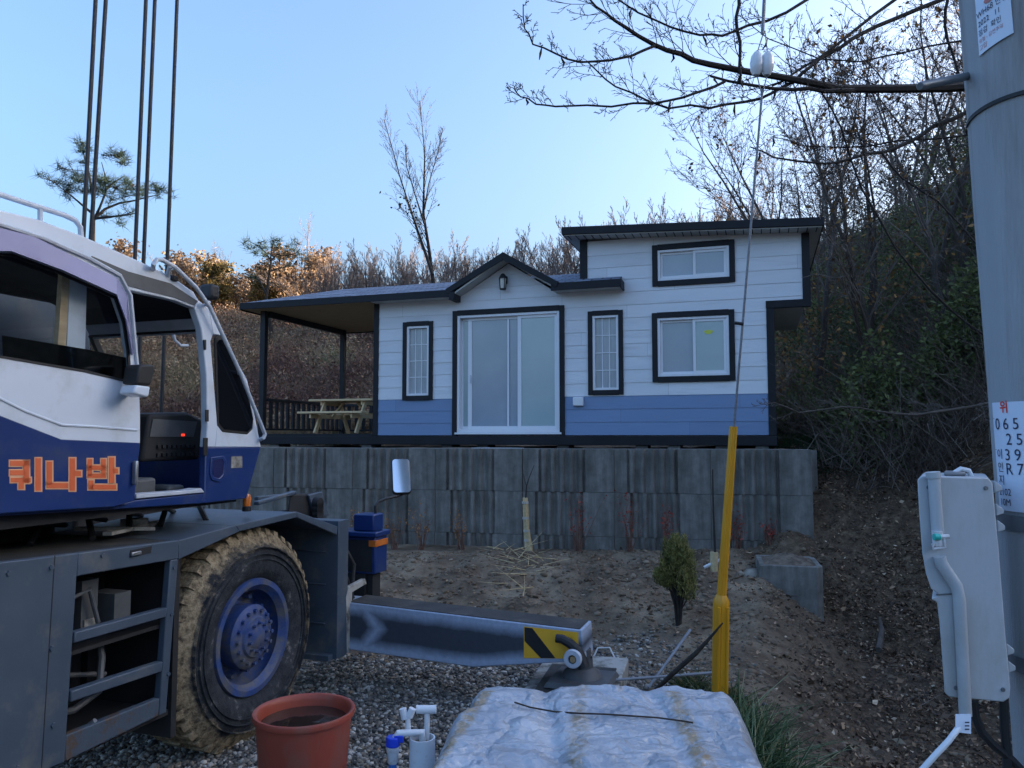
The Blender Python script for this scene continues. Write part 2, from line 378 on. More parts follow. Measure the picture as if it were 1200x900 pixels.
# ================================================================== mobile crane
PHI = radians(19)
_w = at(302, 742, 5.14)
CF = Frame((_w.x, _w.y, 0), pi/2 - PHI)
def c(px, py, yl=0.0): return CF.py(px, py, yl)
def build_crane():
    root = empty('mobile_crane', CF.o, CF.a, 'white and blue mobile crane with grey carrier, muddy wheel and pushed-out outrigger', 'mobile crane')
    # ---- carrier side panel with a ladder-like opening
    t = .045
    pts = lambda l, y=0: [c(*p, y) for p in l]
    car = MB()
    car.prism(pts([(-260,694),(0,659),(92,648),(76,893),(60,900),(-260,1048)]), (0,t,0))
    car.prism(pts([(92,648),(210,633),(209,655),(98,674),(90,676)]), (0,t,0))
    car.prism(pts([(200,656.4),(209,655),(195,835),(186,839)]), (0,t,0))
    lr = MB(); lr.prism(pts([(76,893),(77,862),(187,818),(186,839)]), (0,t,0)); lr.build('lower_rail', pm('rusty_grey_paint', (.045,.065,.09), (.06,.085,.115), 3, .5, .8, bump=.2, bsc=60, dirt=(.085,.05,.028), dsc=9, dth=(.50,.60)), root, bevel=.006)
    body = car.build('side_panel', M_['carrier'], root, bevel=.006)
    rg = MB()
    rg.prism(pts([(88,741),(196,712),(195,723),(87,754)]), (0,.05,0))
    rg.prism(pts([(84,810),(191,775),(190,787),(83,823)]), (0,.05,0))
    rg.build('step_rung', M_['carrier'], root, bevel=.006)
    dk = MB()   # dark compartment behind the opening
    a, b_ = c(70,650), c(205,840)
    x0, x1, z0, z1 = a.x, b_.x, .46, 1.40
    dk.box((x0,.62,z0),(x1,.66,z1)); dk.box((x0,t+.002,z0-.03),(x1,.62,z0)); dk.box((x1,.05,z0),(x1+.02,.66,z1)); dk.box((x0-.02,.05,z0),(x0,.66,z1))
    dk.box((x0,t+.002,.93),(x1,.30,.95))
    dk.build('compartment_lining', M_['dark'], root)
    ma = MB()   # tanks, valves and hoses inside
    ma.tube([(x0+.12,.20,.97),(x0+.12,.20,1.24)], .055, 14); ma.box((x0+.26,.14,.96),(x0+.36,.26,1.26)); ma.box((x0+.45,.12,.96),(x0+.56,.3,1.16))
    ma.tube([(x0+.05,.10,1.05),(x0+.15,.08,1.2),(x0+.27,.1,1.22),(x0+.33,.1,1.04)], .012, 8)
    ma.tube([(x0+.03,.12,.66),(x0+.2,.10,.64),(x0+.36,.11,.68),(x0+.40,.14,.84),(x0+.44,.2,.9)], .018, 8)
    ma.tube([(x0+.02,.2,.74),(x0+.25,.24,.78),(x0+.5,.22,.72)], .014, 8)
    ma.build('hydraulic_fittings', M_['greyp'], root, smooth=True)
    MB().box((x0+.275,.132,1.0),(x0+.345,.139,1.06)).build('fittings_label', M_['cream'], root)
    MB().tube([c(90,862,.1), c(112,845,.02)], .016, 10).build('drain_pipe', M_['steel'], root, smooth=True)
    for px_, py_ in ((10,672),(60,665),(60,760),(62,850),(20,900),(120,651),(204,665),(201,720),(197,790)):
        k = MB(); k.lathe([(0,-.008),(.012,-.008),(.014,.002)], c(px_,py_,0), (0,1,0), 6); k.build('panel_bolt', M_['carrier'], body)
    k = MB(); k.prism(pts([(64,651),(65,651),(49,905),(48,905)], -.001), (0,.001,0)); k.build('panel_seam', M_['black'], body)
    # small recess with handle high on the panel
    q = MB(); q.prism(pts([(153,645),(178,640),(177,648),(152,653.5)], -.003), (0,.003,0)); q.build('handle_recess', M_['dark'], root)
    q = MB(); q.bar(c(154,650,-.012), c(165,647.5,-.012), .012, .02); q.build('panel_handle', M_['steel'], root, bevel=.003)
    # ---- deck and fender
    d = MB(); e0, e1, e2 = c(-260,694), c(0,659), c(210,633)
    zt = lambda p: (p.x, p.y + .003, p.z - .002)
    for p, r in ((e0,e1),(e1,e2)):
        d.add([(p.x,t,p.z-.004),(r.x,t,r.z-.004),(r.x,2.5,r.z-.004),(p.x,2.5,p.z-.004)], [(0,1,2,3)])
        d.add([(p.x,t,p.z-.05),(r.x,t,r.z-.05),(r.x,2.5,r.z-.05),(p.x,2.5,p.z-.05)], [(3,2,1,0)])
    d.build('deck', M_['deckgrime'], root, fix=False)
    f = MB()
    top = pts([(210,633),(276,615.5),(348,599.5),(396,617)]); bot = pts([(209,656),(281,616.8+6),(348,606.5),(395,627)])
    for i in range(3):
        f.prism([top[i], top[i+1], bot[i+1], bot[i]], (0,.03,0))
        A, B = top[i], top[i+1]; f.hexa([(A.x,.03,A.z-.03),(B.x,.03,B.z-.03),(B.x,1.0,B.z-.03),(A.x,1.0,A.z-.03)],[(A.x,.03,A.z-.002),(B.x,.03,B.z-.002),(B.x,1.0,B.z-.002),(A.x,1.0,A.z-.002)])
    f.build('fender', M_['carrier'], root, bevel=.005)
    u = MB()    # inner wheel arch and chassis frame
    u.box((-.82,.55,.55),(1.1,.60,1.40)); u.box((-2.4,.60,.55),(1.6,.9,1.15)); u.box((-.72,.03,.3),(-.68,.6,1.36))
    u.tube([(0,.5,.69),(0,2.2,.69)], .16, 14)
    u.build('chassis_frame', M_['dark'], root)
    # ---- front wheel, tyre > tread rim
    wz = .69
    wh = empty('wheel', (0, 0, wz)); wh.parent = root
    R = .69; pr = [(.37,.055),(.40,.018),(.47,.0),(.56,.012),(.60,.02),(.615,.034),(.655,.05),(.678,.075),(R,.11),(R,.30),(.66,.37),(.56,.40),(.40,.385),(.37,.35)]
    ty = MB(); ty.lathe([(r, h) for r, h in pr], (0,0,0), (0,1,0), 96)
    v0 = np.array(ty.v); rr = np.hypot(v0[:,0], v0[:,2]); an = np.arctan2(v0[:,2], v0[:,0])
    mud = .014*fbm(an*9, v0[:,1]*18, 3) ; k = 1 + np.where(rr > .60, mud/.69, 0); v0[:,0] *= k; v0[:,2] *= k; ty.v = [tuple(p) for p in v0]
    for i in range(44):      # tread lugs across the shoulder, caked with mud
        a_ = 2*pi*i/44
        for sgn, y0, y1 in ((1,.052,.20),(-1,.21,.37)):
            da = .035*sgn; ca, sa = cos(a_+da), sin(a_+da); tx, tz = -sa*.026, ca*.026
            r0, r1 = .66, R + .008 + .010*random.random(); r0b = .648
            lo = [(ca*r0-tx, y0, sa*r0-tz),(ca*r0+tx, y0, sa*r0+tz),(ca*r0+tx, y1, sa*r0+tz),(ca*r0-tx, y1, sa*r0-tz)]
            hi = [(ca*r1-tx, y0+.022, sa*r1-tz),(ca*r1+tx, y0+.022, sa*r1+tz),(ca*r1+tx, y1-.005, sa*r1+tz),(ca*r1-tx, y1-.005, sa*r1-tz)]
            ty.hexa(lo, hi)
    for rr_ in (.50,.535,.58): ty.lathe([(rr_-.006,.008),(rr_-.003,-.006),(rr_+.003,-.006),(rr_+.006,.012)], (0,0,0), (0,1,0), 72)
    tyo = ty.build('tyre', M_['tyre'], wh, smooth=True, ang=40)
    rm = MB(); rm.lathe([(.30,.06),(.335,.02),(.37,.022),(.378,.05),(.36,.07),(.345,.06),(.325,.075),(.315,.15),(.29,.19),(.12,.16),(.12,.10)], (0,0,0), (0,1,0), 64)
    rm.build('rim', M_['bluew'], wh, smooth=True, ang=40)
    hb = MB(); hb.lathe([(.0,-.016),(.055,-.016),(.075,.0),(.125,.005),(.135,.02),(.19,.035),(.205,.05),(.205,.16)], (0,0,0), (0,1,0), 40)
    for i in range(16):
        a_ = 2*pi*i/16; hb.lathe([(0,-.012),(.013,-.012),(.014,.01)], (cos(a_)*.168,.02,sin(a_)*.168), (0,1,0), 6)
    for i in range(10):
        a_ = 2*pi*i/10; hb.lathe([(0,.13),(.018,.13),(.019,.19)], (cos(a_)*.255,-.005,sin(a_)*.255), (0,1,0), 6)
        hb.lathe([(0,-.03),(.010,-.03),(.011,.0)], (cos(a_+.2)*.09,.005,sin(a_+.2)*.09), (0,1,0), 6)
    hb.build('hub', M_['bluew'], wh, smooth=True, ang=40)
    # ---- outrigger housing plate at the front
    px0, px1 = c(395,690).x, c(407,690).x
    p = MB(); p.box((px0,-.005,.29),(px1,1.3,1.345)); p.box((px0-.06,.03,.285),(px1+.02,1.3,.33))
    for zz in (.55,.85,1.1): p.box((px0-.012,.10,zz),(px0,.42,zz+.008))
    p.build('outrigger_housing', M_['carrier'], root, bevel=.008)
    e = MB(); e.prism([c(406,700,-.01), c(409,688,-.01), c(428,678,-.01), c(430,684,-.01), c(413,694,-.01), c(411,765,-.01), c(407,765,-.01)], (0,.04,0))
    e.build('worn_edge_bracket', M_['cream'], root, bevel=.004)
    # ---- outrigger beam
    xb = px1 + .03
    bx = lambda px_, py_: CF.px(px_, py_, xb)
    A = [bx(408,706), bx(406,761), bx(554,782), bx(684,775), bx(682,738.5)]
    bm = MB(); wd = .30
    bm.prism(A, (wd,0,0)); 
    bm.box((xb+.0,A[0].y,A[1].z+.01),(xb+wd,A[0].y+.8,A[0].z-.01))
    beam = bm.build('outrigger_beam', None, root, bevel=.008)
    # beam paint: bare worn edges along top and bottom, a repainted dark field
    m, nt, b = newmat('outrigger_beam_paint'); L = nt.links.new
    tc = N(nt, 'ShaderNodeTexCoord'); sp = N(nt, 'ShaderNodeSeparateXYZ'); L(tc.outputs['Object'], sp.inputs[0])
    def lin(o, k1, k0):
        n = N(nt, 'ShaderNodeMath', operation='MULTIPLY_ADD'); L(o, n.inputs[0]); n.inputs[1].default_value = k1; n.inputs[2].default_value = k0; return n.outputs[0]
    def op(o, a_, b__):
        n = N(nt, 'ShaderNodeMath', operation=o)
        for i, s in enumerate((a_, b__)):
            if isinstance(s, (int, float)): n.inputs[i].default_value = s
            else: L(s, n.inputs[i])
        return n.outputs[0]
    Y, Z = sp.outputs['Y'], sp.outputs['Z']
    # distance under the (sloping) top edge and over the bottom edge
    s1 = (A[4].z - A[0].z) / (A[4].y - A[0].y); topd = op('SUBTRACT', lin(Y, s1, A[0].z - s1*A[0].y), Z)
    s2 = (A[2].z - A[1].z) / (A[2].y - A[1].y); b1 = op('SUBTRACT', Z, lin(Y, s2, A[1].z - s2*A[1].y))
    s3 = (A[3].z - A[2].z) / (A[3].y - A[2].y); b2 = op('SUBTRACT', Z, lin(Y, s3, A[2].z - s3*A[2].y))
    dmin = op('MINIMUM', topd, op('MINIMUM', b1, b2))
    # a worn chevron near the housing
    chev = op('ABSOLUTE', op('SUBTRACT', lin(Y, 1, -A[0].y + .27), op('MULTIPLY', op('ABSOLUTE', lin(Z, 1, -(A[0].z+A[1].z)/2), 0), .8)), 0)
    dmin = op('MINIMUM', dmin, op('ADD', op('MULTIPLY', chev, .75), .035))
    nz = N(nt, 'ShaderNodeTexNoise', Scale=7, Detail=8, Roughness=.6); L(tc.outputs['Object'], nz.inputs['Vector'])
    fac = op('ADD', dmin, op('MULTIPLY', op('SUBTRACT', nz.outputs['Fac'], .5), .05))
    r_ = ramp(nt, fac, [(.035, (.33,.40,.52)), (.11, (.042,.054,.074))]); 
    n2 = N(nt, 'ShaderNodeTexNoise', Scale=30, Detail=6); L(tc.outputs['Object'], n2.inputs['Vector'])
    hv = N(nt, 'ShaderNodeHueSaturation'); mr = N(nt, 'ShaderNodeMapRange'); mr.inputs['To Min'].default_value = .75; mr.inputs['To Max'].default_value = 1.25
    L(n2.outputs['Fac'], mr.inputs['Value']); L(mr.outputs[0], hv.inputs['Value']); L(r_.outputs[0], hv.inputs['Color']); L(hv.outputs[0], b.inputs['Base Color'])
    b.inputs['Roughness'].default_value = .5; beam.data.materials.append(m)
    tp = MB(); xo = .012
    tp.hexa([(xb+xo,A[0].y,A[0].z+.001),(xb+xo,A[4].y+.02,A[4].z+.001),(xb+wd-xo,A[4].y+.02,A[4].z+.001),(xb+wd-xo,A[0].y,A[0].z+.001)],[(xb+xo,A[0].y,A[0].z+.006),(xb+xo,A[4].y+.02,A[4].z+.006),(xb+wd-xo,A[4].y+.02,A[4].z+.006),(xb+wd-xo,A[0].y,A[0].z+.006)])
    tp.build('beam_top_plate', M_['deckgrime'], root)
    # hazard panel with diagonal stripes
    hp_ = lambda l, o=-.004: [CF.px(*p, xb) + Vector((o,0,0)) for p in l]
    h = MB(); h.prism(hp_([(614,734),(678,741),(678,772),(614,771)], -.003), (.002,0,0)); hz_ = h.build('hazard_panel', M_['yellow'], root)
    s = MB(); s.prism(hp_([(615,735),(624,736),(651,771),(634,771),(615,751)], -.006), (.002,0,0)); s.build('black_stripe', M_['black'], hz_)
    # jack at the beam end: float, pivot, curved lever
    jy = A[3].y + .05; j = MB(); jx = xb + .14
    lz = .225
    j.hexa([(jx-.24,jy-.24,lz),(jx+.2,jy-.24,lz),(jx+.2,jy+.22,lz),(jx-.24,jy+.22,lz)],[(jx-.22,jy-.22,lz+.035),(jx+.18,jy-.22,lz+.035),(jx+.18,jy+.2,lz+.035),(jx-.22,jy+.2,lz+.035)]); j.lathe([(.15,.03),(.13,.07),(.085,.10),(.08,.17)], (jx,jy,lz), (0,0,1), 24)
    j.tube([(jx,jy,lz+.12),(jx,jy,A[3].z+.05)], .07, 18)
    j.build('jack_float', M_['greyp'], root, smooth=True)
    l = MB(); lc = lambda px_, py_, o=-.05: CF.px(px_, py_, xb) + Vector((o,0,0))
    l.tube([lc(654,746), lc(661,747), lc(670,752), lc(679,760), lc(683,770), lc(686,780)], [.03,.032,.034,.036,.04,.045], 10)
    l.build('jack_lever', M_['black'], root, smooth=True)
    l = MB(); l.lathe([(.030,-.02),(.06,-.02),(.066,-.01),(.066,.03),(.03,.03)], lc(675,768,-.09), (1,0,0), 24); l.build('pivot_washer', M_['grail'], root, smooth=True)
    l = MB(); l.lathe([(0,-.012),(.022,-.012),(.03,0),(.03,.06)], lc(675,769,-.08), (1,0,0), 16); l.build('pivot_pin', M_['tan'], root, smooth=True)
    # ---- front corner box with reflector and mirror
    y0 = .0; f0, f1 = c(440,640).x, c(454,640).x
    bb = MB(); bb.box((f0,.001,c(447,671).z),(f1,.62,c(447,628).z)); box = bb.build('front_corner_box', M_['blue'], root, bevel=.012)
    k = MB(); k.box((f0-.03,-.02,c(447,628).z+.001),(f1+.02,.62,c(447,622).z)); k.build('box_lid', M_['blue'], box, bevel=.008)
    k = MB(); zb = c(447,622).z; k.box((f0+.02,.03,zb+.001),(f1-.02,.23,zb+.145)); k.build('mirror_base', M_['blue'], box, bevel=.012)
    k = MB(); k.box((f0+.0,-.012,c(447,639).z),(f1-.01,-.001,c(447,631.5).z)); k.box((f0-.012,-.01,c(447,639).z),(f0-.001,.06,c(447,631.5).z)); k.build('reflector', M_['amber'], box, bevel=.003)
    k = MB(); k.box((f0-.004,.03,c(447,671).z+.02),(f0-.001,.45,c(447,629).z-.02)); k.build('box_rear_plate', M_['dark'], box)
    k = MB(); k.box((f0+.03,.04,.30),(f1-.05,.09,c(447,671).z)); k.box((f0,.1,.55),(f1-.04,.6,c(447,671).z)); k.build('box_bracket', M_['dark'], box)
    k = MB(); k.tube([(px1+.05,.05,.5),(px1+.12,.04,.62),(px1+.2,.06,.95),(px1+.1,.10,1.12),(px1+.02,.2,1.15)], .018, 8); k.tube([(px1+.04,.08,.95),(px1+.26,.10,.62)], .03, 8)
    k.build('front_hose', M_['rubberseal'], root, smooth=True)
    ym = .08; mp_ = lambda px_, py_: c(px_, py_, ym)
    k = MB(); k.tube([mp_(440,605), mp_(440,593), mp_(443,588), mp_(452,584.5), mp_(467,581), mp_(474,578), mp_(478,572), mp_(479,560)], .013, 10); arm = k.build('mirror_arm', M_['black'], root, smooth=True)
    # mirror faces back towards the cab: housing and glass are turned to the viewer
    ctr = mp_(470.5, 557.5); nrm = (CF.loc(CAM) - ctr).normalized(); sd_ = Vector((sin(radians(150))*cos(.8), cos(radians(150))*cos(.8), sin(.8))); nrm = (nrm + Vector((sd_.dot(CF.x), sd_.dot(CF.y), sd_.z))*.8).normalized(); sx = nrm.cross(Vector((0,0,1))).normalized(); sz = sx.cross(nrm).normalized()
    def rrect(w, h, r, n=6):
        o = []
        for (cx, cy, a0) in ((w-r, h-r, 0), (-w+r, h-r, pi/2), (-w+r, -h+r, pi), (w-r, -h+r, 3*pi/2)):
            for i in range(n+1): a_ = a0 + pi/2*i/n; o.append((cx + r*cos(a_), cy + r*sin(a_)))
        return o
    mw, mh = .090, .172
    k = MB(); k.prism([ctr + sx*x + sz*z for x, z in rrect(mw, mh, .035)], -nrm*.05); mi = k.build('mirror_housing', M_['black'], arm, bevel=.006, smooth=True)
    k = MB(); k.prism([ctr + nrm*.003 + sx*x + sz*z for x, z in rrect(mw-.009, mh-.009, .03)], nrm*.002)
    mm, nt, b = newmat('mirror_glass'); b.inputs['Base Color'].default_value = (.8,.85,.9,1); b.inputs['Metallic'].default_value = 1; b.inputs['Roughness'].default_value = .06
    k.build('mirror_glass', mm, arm)
    # ---- engine odds and ends behind the fender
    g = MB(); g0 = c(352,600,.55)
    g.hexa([c(336,612,.5), c(382,622,.5), c(382,622,1.0), c(336,612,1.0)], [c(340,578,.5), c(374,578,.5), c(374,578,1.0), c(340,578,1.0)])
    g.build('cooler_housing', M_['dark'], root, bevel=.02)
    g = MB(); g.prism([c(362,580,.47), c(378,576,.47), c(386,604,.47), c(370,606,.47)], (0,.03,0)); g.bar(c(300,590,.5), c(345,577,.5), .05, .03); g.bar(c(300,584,.6), c(340,580,.6), .04, .03)
    g.build('cooler_guard', M_['carrier'], root, bevel=.008)
    g = MB()
    for py_ in (590,596,602): g.lathe([(0,-.03),(.05,-.03),(.055,.02)], c(372,py_,.45), (0,1,0), 14)
    g.build('cooler_fitting', M_['black'], root, smooth=True)
    k = MB(); k.lathe([(.03,0),(.03,.03),(.024,.035)], c(289,599,.18), (0,0,1), 16, True); bea = k.build('marker_lamp_base', M_['black'], root)
    k = MB(); k.lathe([(.026,.035),(.028,.09),(.02,.115),(0,.12)], c(289,599,.18), (0,0,1), 16); k.build('marker_lamp', M_['amber'], bea, smooth=True)
    g = MB()   # turntable and hoses glimpsed below the cab
    g.lathe([(0,0),(.62,0),(.62,.16),(.5,.17)], (-1.2,1.35,1.42), (0,0,1), 36)
    for i in range(7): g.tube([(-1.9+.3*i,.35+.05*(i%3),1.44),(-1.8+.3*i,.5,1.53+.02*(i%2)),(-1.55+.3*i,.7,1.5),(-1.3+.3*i,.9,1.46)], .018, 7)
    g.build('turntable', M_['dark'], root, smooth=True)
    g = MB(); g.box((-.62,.45,1.43),(-.5,.55,1.5)); g.bar((-.95,.3,1.46),(-.3,.55,1.45),.05,.02); g.bar((-.9,.6,1.47),(-.6,.3,1.45),.03,.02); g.build('loose_strap', M_['cream'], root)
    # ---- cab
    build_cab(root)
    # ---- five hoist ropes
    yr = 2.0
    for (xt, xb_, yb) in ((112,97.5,280),(124,106,286),(171,158,304),(181.5,168,310),(207.5,195,330)):
        p0 = CF.py(xt, 0, yr); p1 = CF.py(xb_, yb, yr); d_ = p1 - p0
        q1 = p0 + d_ * ((1.5 - p0.z) / d_.z); q0 = p0 - d_ * ((14 - p0.z) / -d_.z) if False else p0 + d_ * ((13 - p0.z) / d_.z)
        k = MB(); k.tube([q0, q1], .0165, 8); k.build('hoist_rope', M_['rope'], root, smooth=True)
    k = MB(); s0 = CF.py(98, 280, yr).x; s1_ = CF.py(195, 330, yr).x
    k.box((s0-.1,yr-.14,1.25),(s1_+.1,yr+.14,1.55)); k.build('hook_block', M_['dark'], root, bevel=.03)
    return root
def build_cab(root):
    yc = .10; pts = lambda l, y=yc: [c(*p, y) for p in l]
    cab = empty('cab', (0,0,0)); cab.parent = root
    W = 1.05
    # side skin, as strips round the doorway
    upper = MB()
    upper.prism(pts([(-140,190),(0,246),(45,257),(96,276),(157,303),(200,323),(227,342),(233,352),(228,361),(205,352),(150,340),(95,312),(0,268),(-140,222)]), (0,.05,0))       # roof rail
    upper.prism(pts([(233,352),(245,361),(256,384),(288,441),(258,390),(251,395),(249,402),(252,440),(256,497),(262,506),(290,509),(296,502),(297,490),(288,441),(300,493),(306,524),(241,524),(243,500),(241,440),(236,385),(228,361)]), (0,.05,0)) if False else None
    upper.prism(pts([(228,361),(233,352),(245,361),(250,392),(247,400),(255,498),(252,524),(241,524),(243,500),(242,440),(236,385)]), (0,.05,0))   # door pillar
    upper.prism(pts([(245,361),(256,384),(290,445),(288,450),(259,393),(250,392)]), (0,.05,0))
    upper.prism(pts([(290,445),(300,493),(306,524),(252,524),(255,498),(261,506),(290,509),(296,503),(297,491),(288,450)]), (0,.05,0))
    up = upper.build('cab_shell', M_['white'], cab, bevel=.006)
    rf = MB()   # roof skin and far side
    prof = pts([(-140,190),(0,246),(45,257),(96,276),(157,303),(200,323),(227,342),(245,361),(256,384)])
    for i in range(len(prof)-1):
        a, b = prof[i], prof[i+1]
        rf.hexa([(a.x,yc+.05,a.z-.03),(b.x,yc+.05,b.z-.03),(b.x,yc+W,b.z-.03),(a.x,yc+W,a.z-.03)],[(a.x,yc+.05,a.z-.002),(b.x,yc+.05,b.z-.002),(b.x,yc+W,b.z-.002),(a.x,yc+W,a.z-.002)])
    rf.build('roof', M_['white'], cab, smooth=True, ang=20)
    hl = MB()
    for i in range(len(prof)-2):
        a, b = prof[i], prof[i+1]
        hl.hexa([(a.x,yc+.06,a.z-.06),(b.x,yc+.06,b.z-.06),(b.x,yc+W-.01,b.z-.06),(a.x,yc+W-.01,a.z-.06)],[(a.x,yc+.06,a.z-.04),(b.x,yc+.06,b.z-.04),(b.x,yc+W-.01,b.z-.04),(a.x,yc+W-.01,a.z-.04)])
    hl.build('headliner', M_['dark'], cab)
    sh = MB()   # dark overhang of the roof above the doorway
    sh.prism(pts([(105,305),(150,335),(205,349),(228,358),(232,353),(200,332),(150,318),(108,300)], yc-.004), (0,.004,0)); sh.build('roof_gutter', M_['greyp'], cab)
    lo = MB()
    lo.prism(pts([(241,524),(306,524),(289,584),(243,589.5),(236,590),(240,578)]), (0,.05,0))
    lo.prism(pts([(136,592.5),(158,586),(240,578),(236,590),(133,597)]), (0,.05,0))
    lo.prism(pts([(-140,607),(0,605),(133,597),(136,592.5),(0,600),(-140,602)]), (0,W-.05,0))
    lo.build('lower_skirt', M_['blue'], cab, bevel=.006)
    fr = MB()   # front below the windscreen
    a, b, d = c(306,524,yc), c(289,584,yc), c(288,441,yc)
    fr.hexa([(a.x-.04,yc+.05,a.z),(a.x,yc+.05,a.z),(b.x,yc+.05,b.z),(b.x-.04,yc+.05,b.z)][::-1],[(a.x-.04,yc+W,a.z),(a.x,yc+W,a.z),(b.x,yc+W,b.z),(b.x-.04,yc+W,b.z)][::-1]); fr.build('front_panel', M_['blue'], cab)
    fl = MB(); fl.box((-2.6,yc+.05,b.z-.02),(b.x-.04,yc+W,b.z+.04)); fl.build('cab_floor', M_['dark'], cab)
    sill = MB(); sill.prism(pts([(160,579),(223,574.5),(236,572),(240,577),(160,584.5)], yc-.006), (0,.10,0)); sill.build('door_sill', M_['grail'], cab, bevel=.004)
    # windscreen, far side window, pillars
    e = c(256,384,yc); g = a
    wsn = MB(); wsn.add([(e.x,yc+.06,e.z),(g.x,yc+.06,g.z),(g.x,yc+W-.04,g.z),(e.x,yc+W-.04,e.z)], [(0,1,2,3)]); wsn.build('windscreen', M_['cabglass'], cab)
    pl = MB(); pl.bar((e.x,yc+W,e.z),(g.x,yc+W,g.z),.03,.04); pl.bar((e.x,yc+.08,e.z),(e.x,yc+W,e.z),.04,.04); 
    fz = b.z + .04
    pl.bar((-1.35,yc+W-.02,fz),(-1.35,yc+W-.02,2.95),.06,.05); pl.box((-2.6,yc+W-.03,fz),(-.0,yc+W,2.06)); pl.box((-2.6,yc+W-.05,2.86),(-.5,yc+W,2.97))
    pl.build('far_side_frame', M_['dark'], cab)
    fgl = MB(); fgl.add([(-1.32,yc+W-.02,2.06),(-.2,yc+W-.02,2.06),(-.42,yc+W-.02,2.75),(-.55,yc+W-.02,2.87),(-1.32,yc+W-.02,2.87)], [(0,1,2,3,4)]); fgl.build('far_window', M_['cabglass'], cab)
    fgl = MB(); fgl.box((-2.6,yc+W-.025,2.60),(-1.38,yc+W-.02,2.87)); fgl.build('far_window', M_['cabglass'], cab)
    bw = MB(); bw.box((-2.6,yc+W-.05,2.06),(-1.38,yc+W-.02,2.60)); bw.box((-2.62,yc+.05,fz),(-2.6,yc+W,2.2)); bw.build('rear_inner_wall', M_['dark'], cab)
    # quarter window in front of the doorway
    qo = [(252,397),(255,393),(259,393),(288,450),(297,491),(296,503),(290,509),(261,506),(255,498)]
    q = MB(); q.prism(pts(qo, yc-.004), (0,.012,0)); qw = q.build('quarter_window', M_['rubberseal'], cab, bevel=.002)
    qc = c(274,465,yc); 
    gm, nt, bb = newmat('black_glass'); bb.inputs['Base Color'].default_value = (.006,.007,.010,1); bb.inputs['Roughness'].default_value = .08
    q = MB(); q.prism([qc + (p - qc)*.93 + Vector((0,-.007,0)) for p in pts(qo)], (0,.004,0)); q.build('quarter_glass', gm, qw)
    # interior: seat, dash, console, levers, inside handle
    it = MB()
    it.prism([(-.95+.28,yc+.25,1.85),(-.18,yc+.25,1.85),(-.10,yc+.25,2.10),(-.30,yc+.25,2.16),(-.62,yc+.25,2.14)], (0,.62,0)); dash = it.build('dashboard', M_['dark'], cab, bevel=.02)
    it = MB(); it.prism([(-.62,yc+.243,2.00),(-.25,yc+.243,2.00),(-.22,yc+.243,2.10),(-.60,yc+.243,2.11)], (0,.004,0)); it.build('display', M_['greyp'], dash)
    pm_red, nt, bb = newmat('red_pilot_lamp'); bb.inputs['Base Color'].default_value = (.6,.03,.02,1); bb.inputs['Emission Color'].default_value = (1,.05,.02,1); bb.inputs['Emission Strength'].default_value = .2
    MB().box((-.36,yc+.238,2.005),(-.335,yc+.243,2.02)).build('pilot_lamp', pm_red, dash)
    for k in range(9):
        for z_ in (1.93, 1.88): it = MB(); it.box((-.56+.04*k,yc+.235,z_),(-.535+.04*k,yc+.249,z_+.02)); it.build('switch', M_['black'], dash)
    it = MB(); it.box((-1.72,yc+.25,1.72),(-1.05,yc+.75,1.84)); it.hexa([(-1.80,yc+.25,1.80),(-1.62,yc+.25,1.80),(-1.62,yc+.75,1.80),(-1.80,yc+.75,1.80)],[(-1.95,yc+.28,2.55),(-1.83,yc+.28,2.55),(-1.83,yc+.72,2.55),(-1.95,yc+.72,2.55)]); it.build('seat', M_['dark'], cab, bevel=.04)
    it = MB()
    for dx in (0, .075): it.tube([(-.80+dx,yc+.3,1.62),(-.80+dx,yc+.3,1.98)], .011, 8); it.lathe([(0,0),(.02,.0),(.02,.06),(0,.07)], (-.80+dx,yc+.3,1.97), (0,0,1), 10)
    it.build('lever', M_['steel'], cab, smooth=True)
    it = MB(); it.box((-.93,yc+.14,1.63),(-.66,yc+.34,1.76)); it.box((-.5,yc+.2,1.63),(-.36,yc+.4,1.70)); it.build('pedal_box', M_['greyp'], cab, bevel=.02)
    it = MB(); hh = yc + W - .06; it.tube([c(216,372,hh), c(206,373,hh), c(202,386,hh), c(205,399,hh), c(212,405,hh), c(220,405,hh)], .012, 8); it.build('grab_handle', M_['grail'], cab, smooth=True)
    # strips seen through the door glass
    it = MB(); it.prism([c(74,310,.15), c(83,314,.15), c(77,434,.15), c(66,431,.15)], (0,.03,0)); it.build('wooden_strip', M_['wood'], cab)
    it = MB(); it.prism([c(83,314,.145), c(102,322,.145), c(99,438,.145), c(77,434,.145)], (0,.03,0)); it.build('inner_pillar', M_['white'], cab)
    it = MB(); it.box((-3.6,1.42,1.5),(-.05,2.3,2.4)); it.prism([(-3.6,1.43,2.401),(-.05,1.43,2.401),(-.15,1.43,3.22),(-3.6,1.43,3.22)], (0,.8,0)); it.build('slewing_frame', M_['carrier'], root, bevel=.02)
    # latch plates on the pillar, recessed grip, sticker
    for l_, d_ in (([(239,513),(244,513),(243.5,534),(238.5,534)],.010),([(241,480),(245,480),(245,494),(241,494)],.008),([(239,398),(242,398),(242,410),(240,410)],.012)):
        it = MB(); it.prism(pts(l_, yc-d_), (0,d_-.001,0)); it.build('door_latch', M_['black'], cab, bevel=.003)
    it = MB(); it.ring(pts([(248,536),(262,534),(266,540),(264,558),(258,565),(249,563),(246,556)], yc-.008), [c(256,549,yc-.008) + (p - c(256,549,yc-.008))*.72 for p in pts([(248,536),(262,534),(266,540),(264,558),(258,565),(249,563),(246,556)], yc-.008)], (0,.008,0)); it.build('recessed_grip', M_['blue'], cab, bevel=.004)
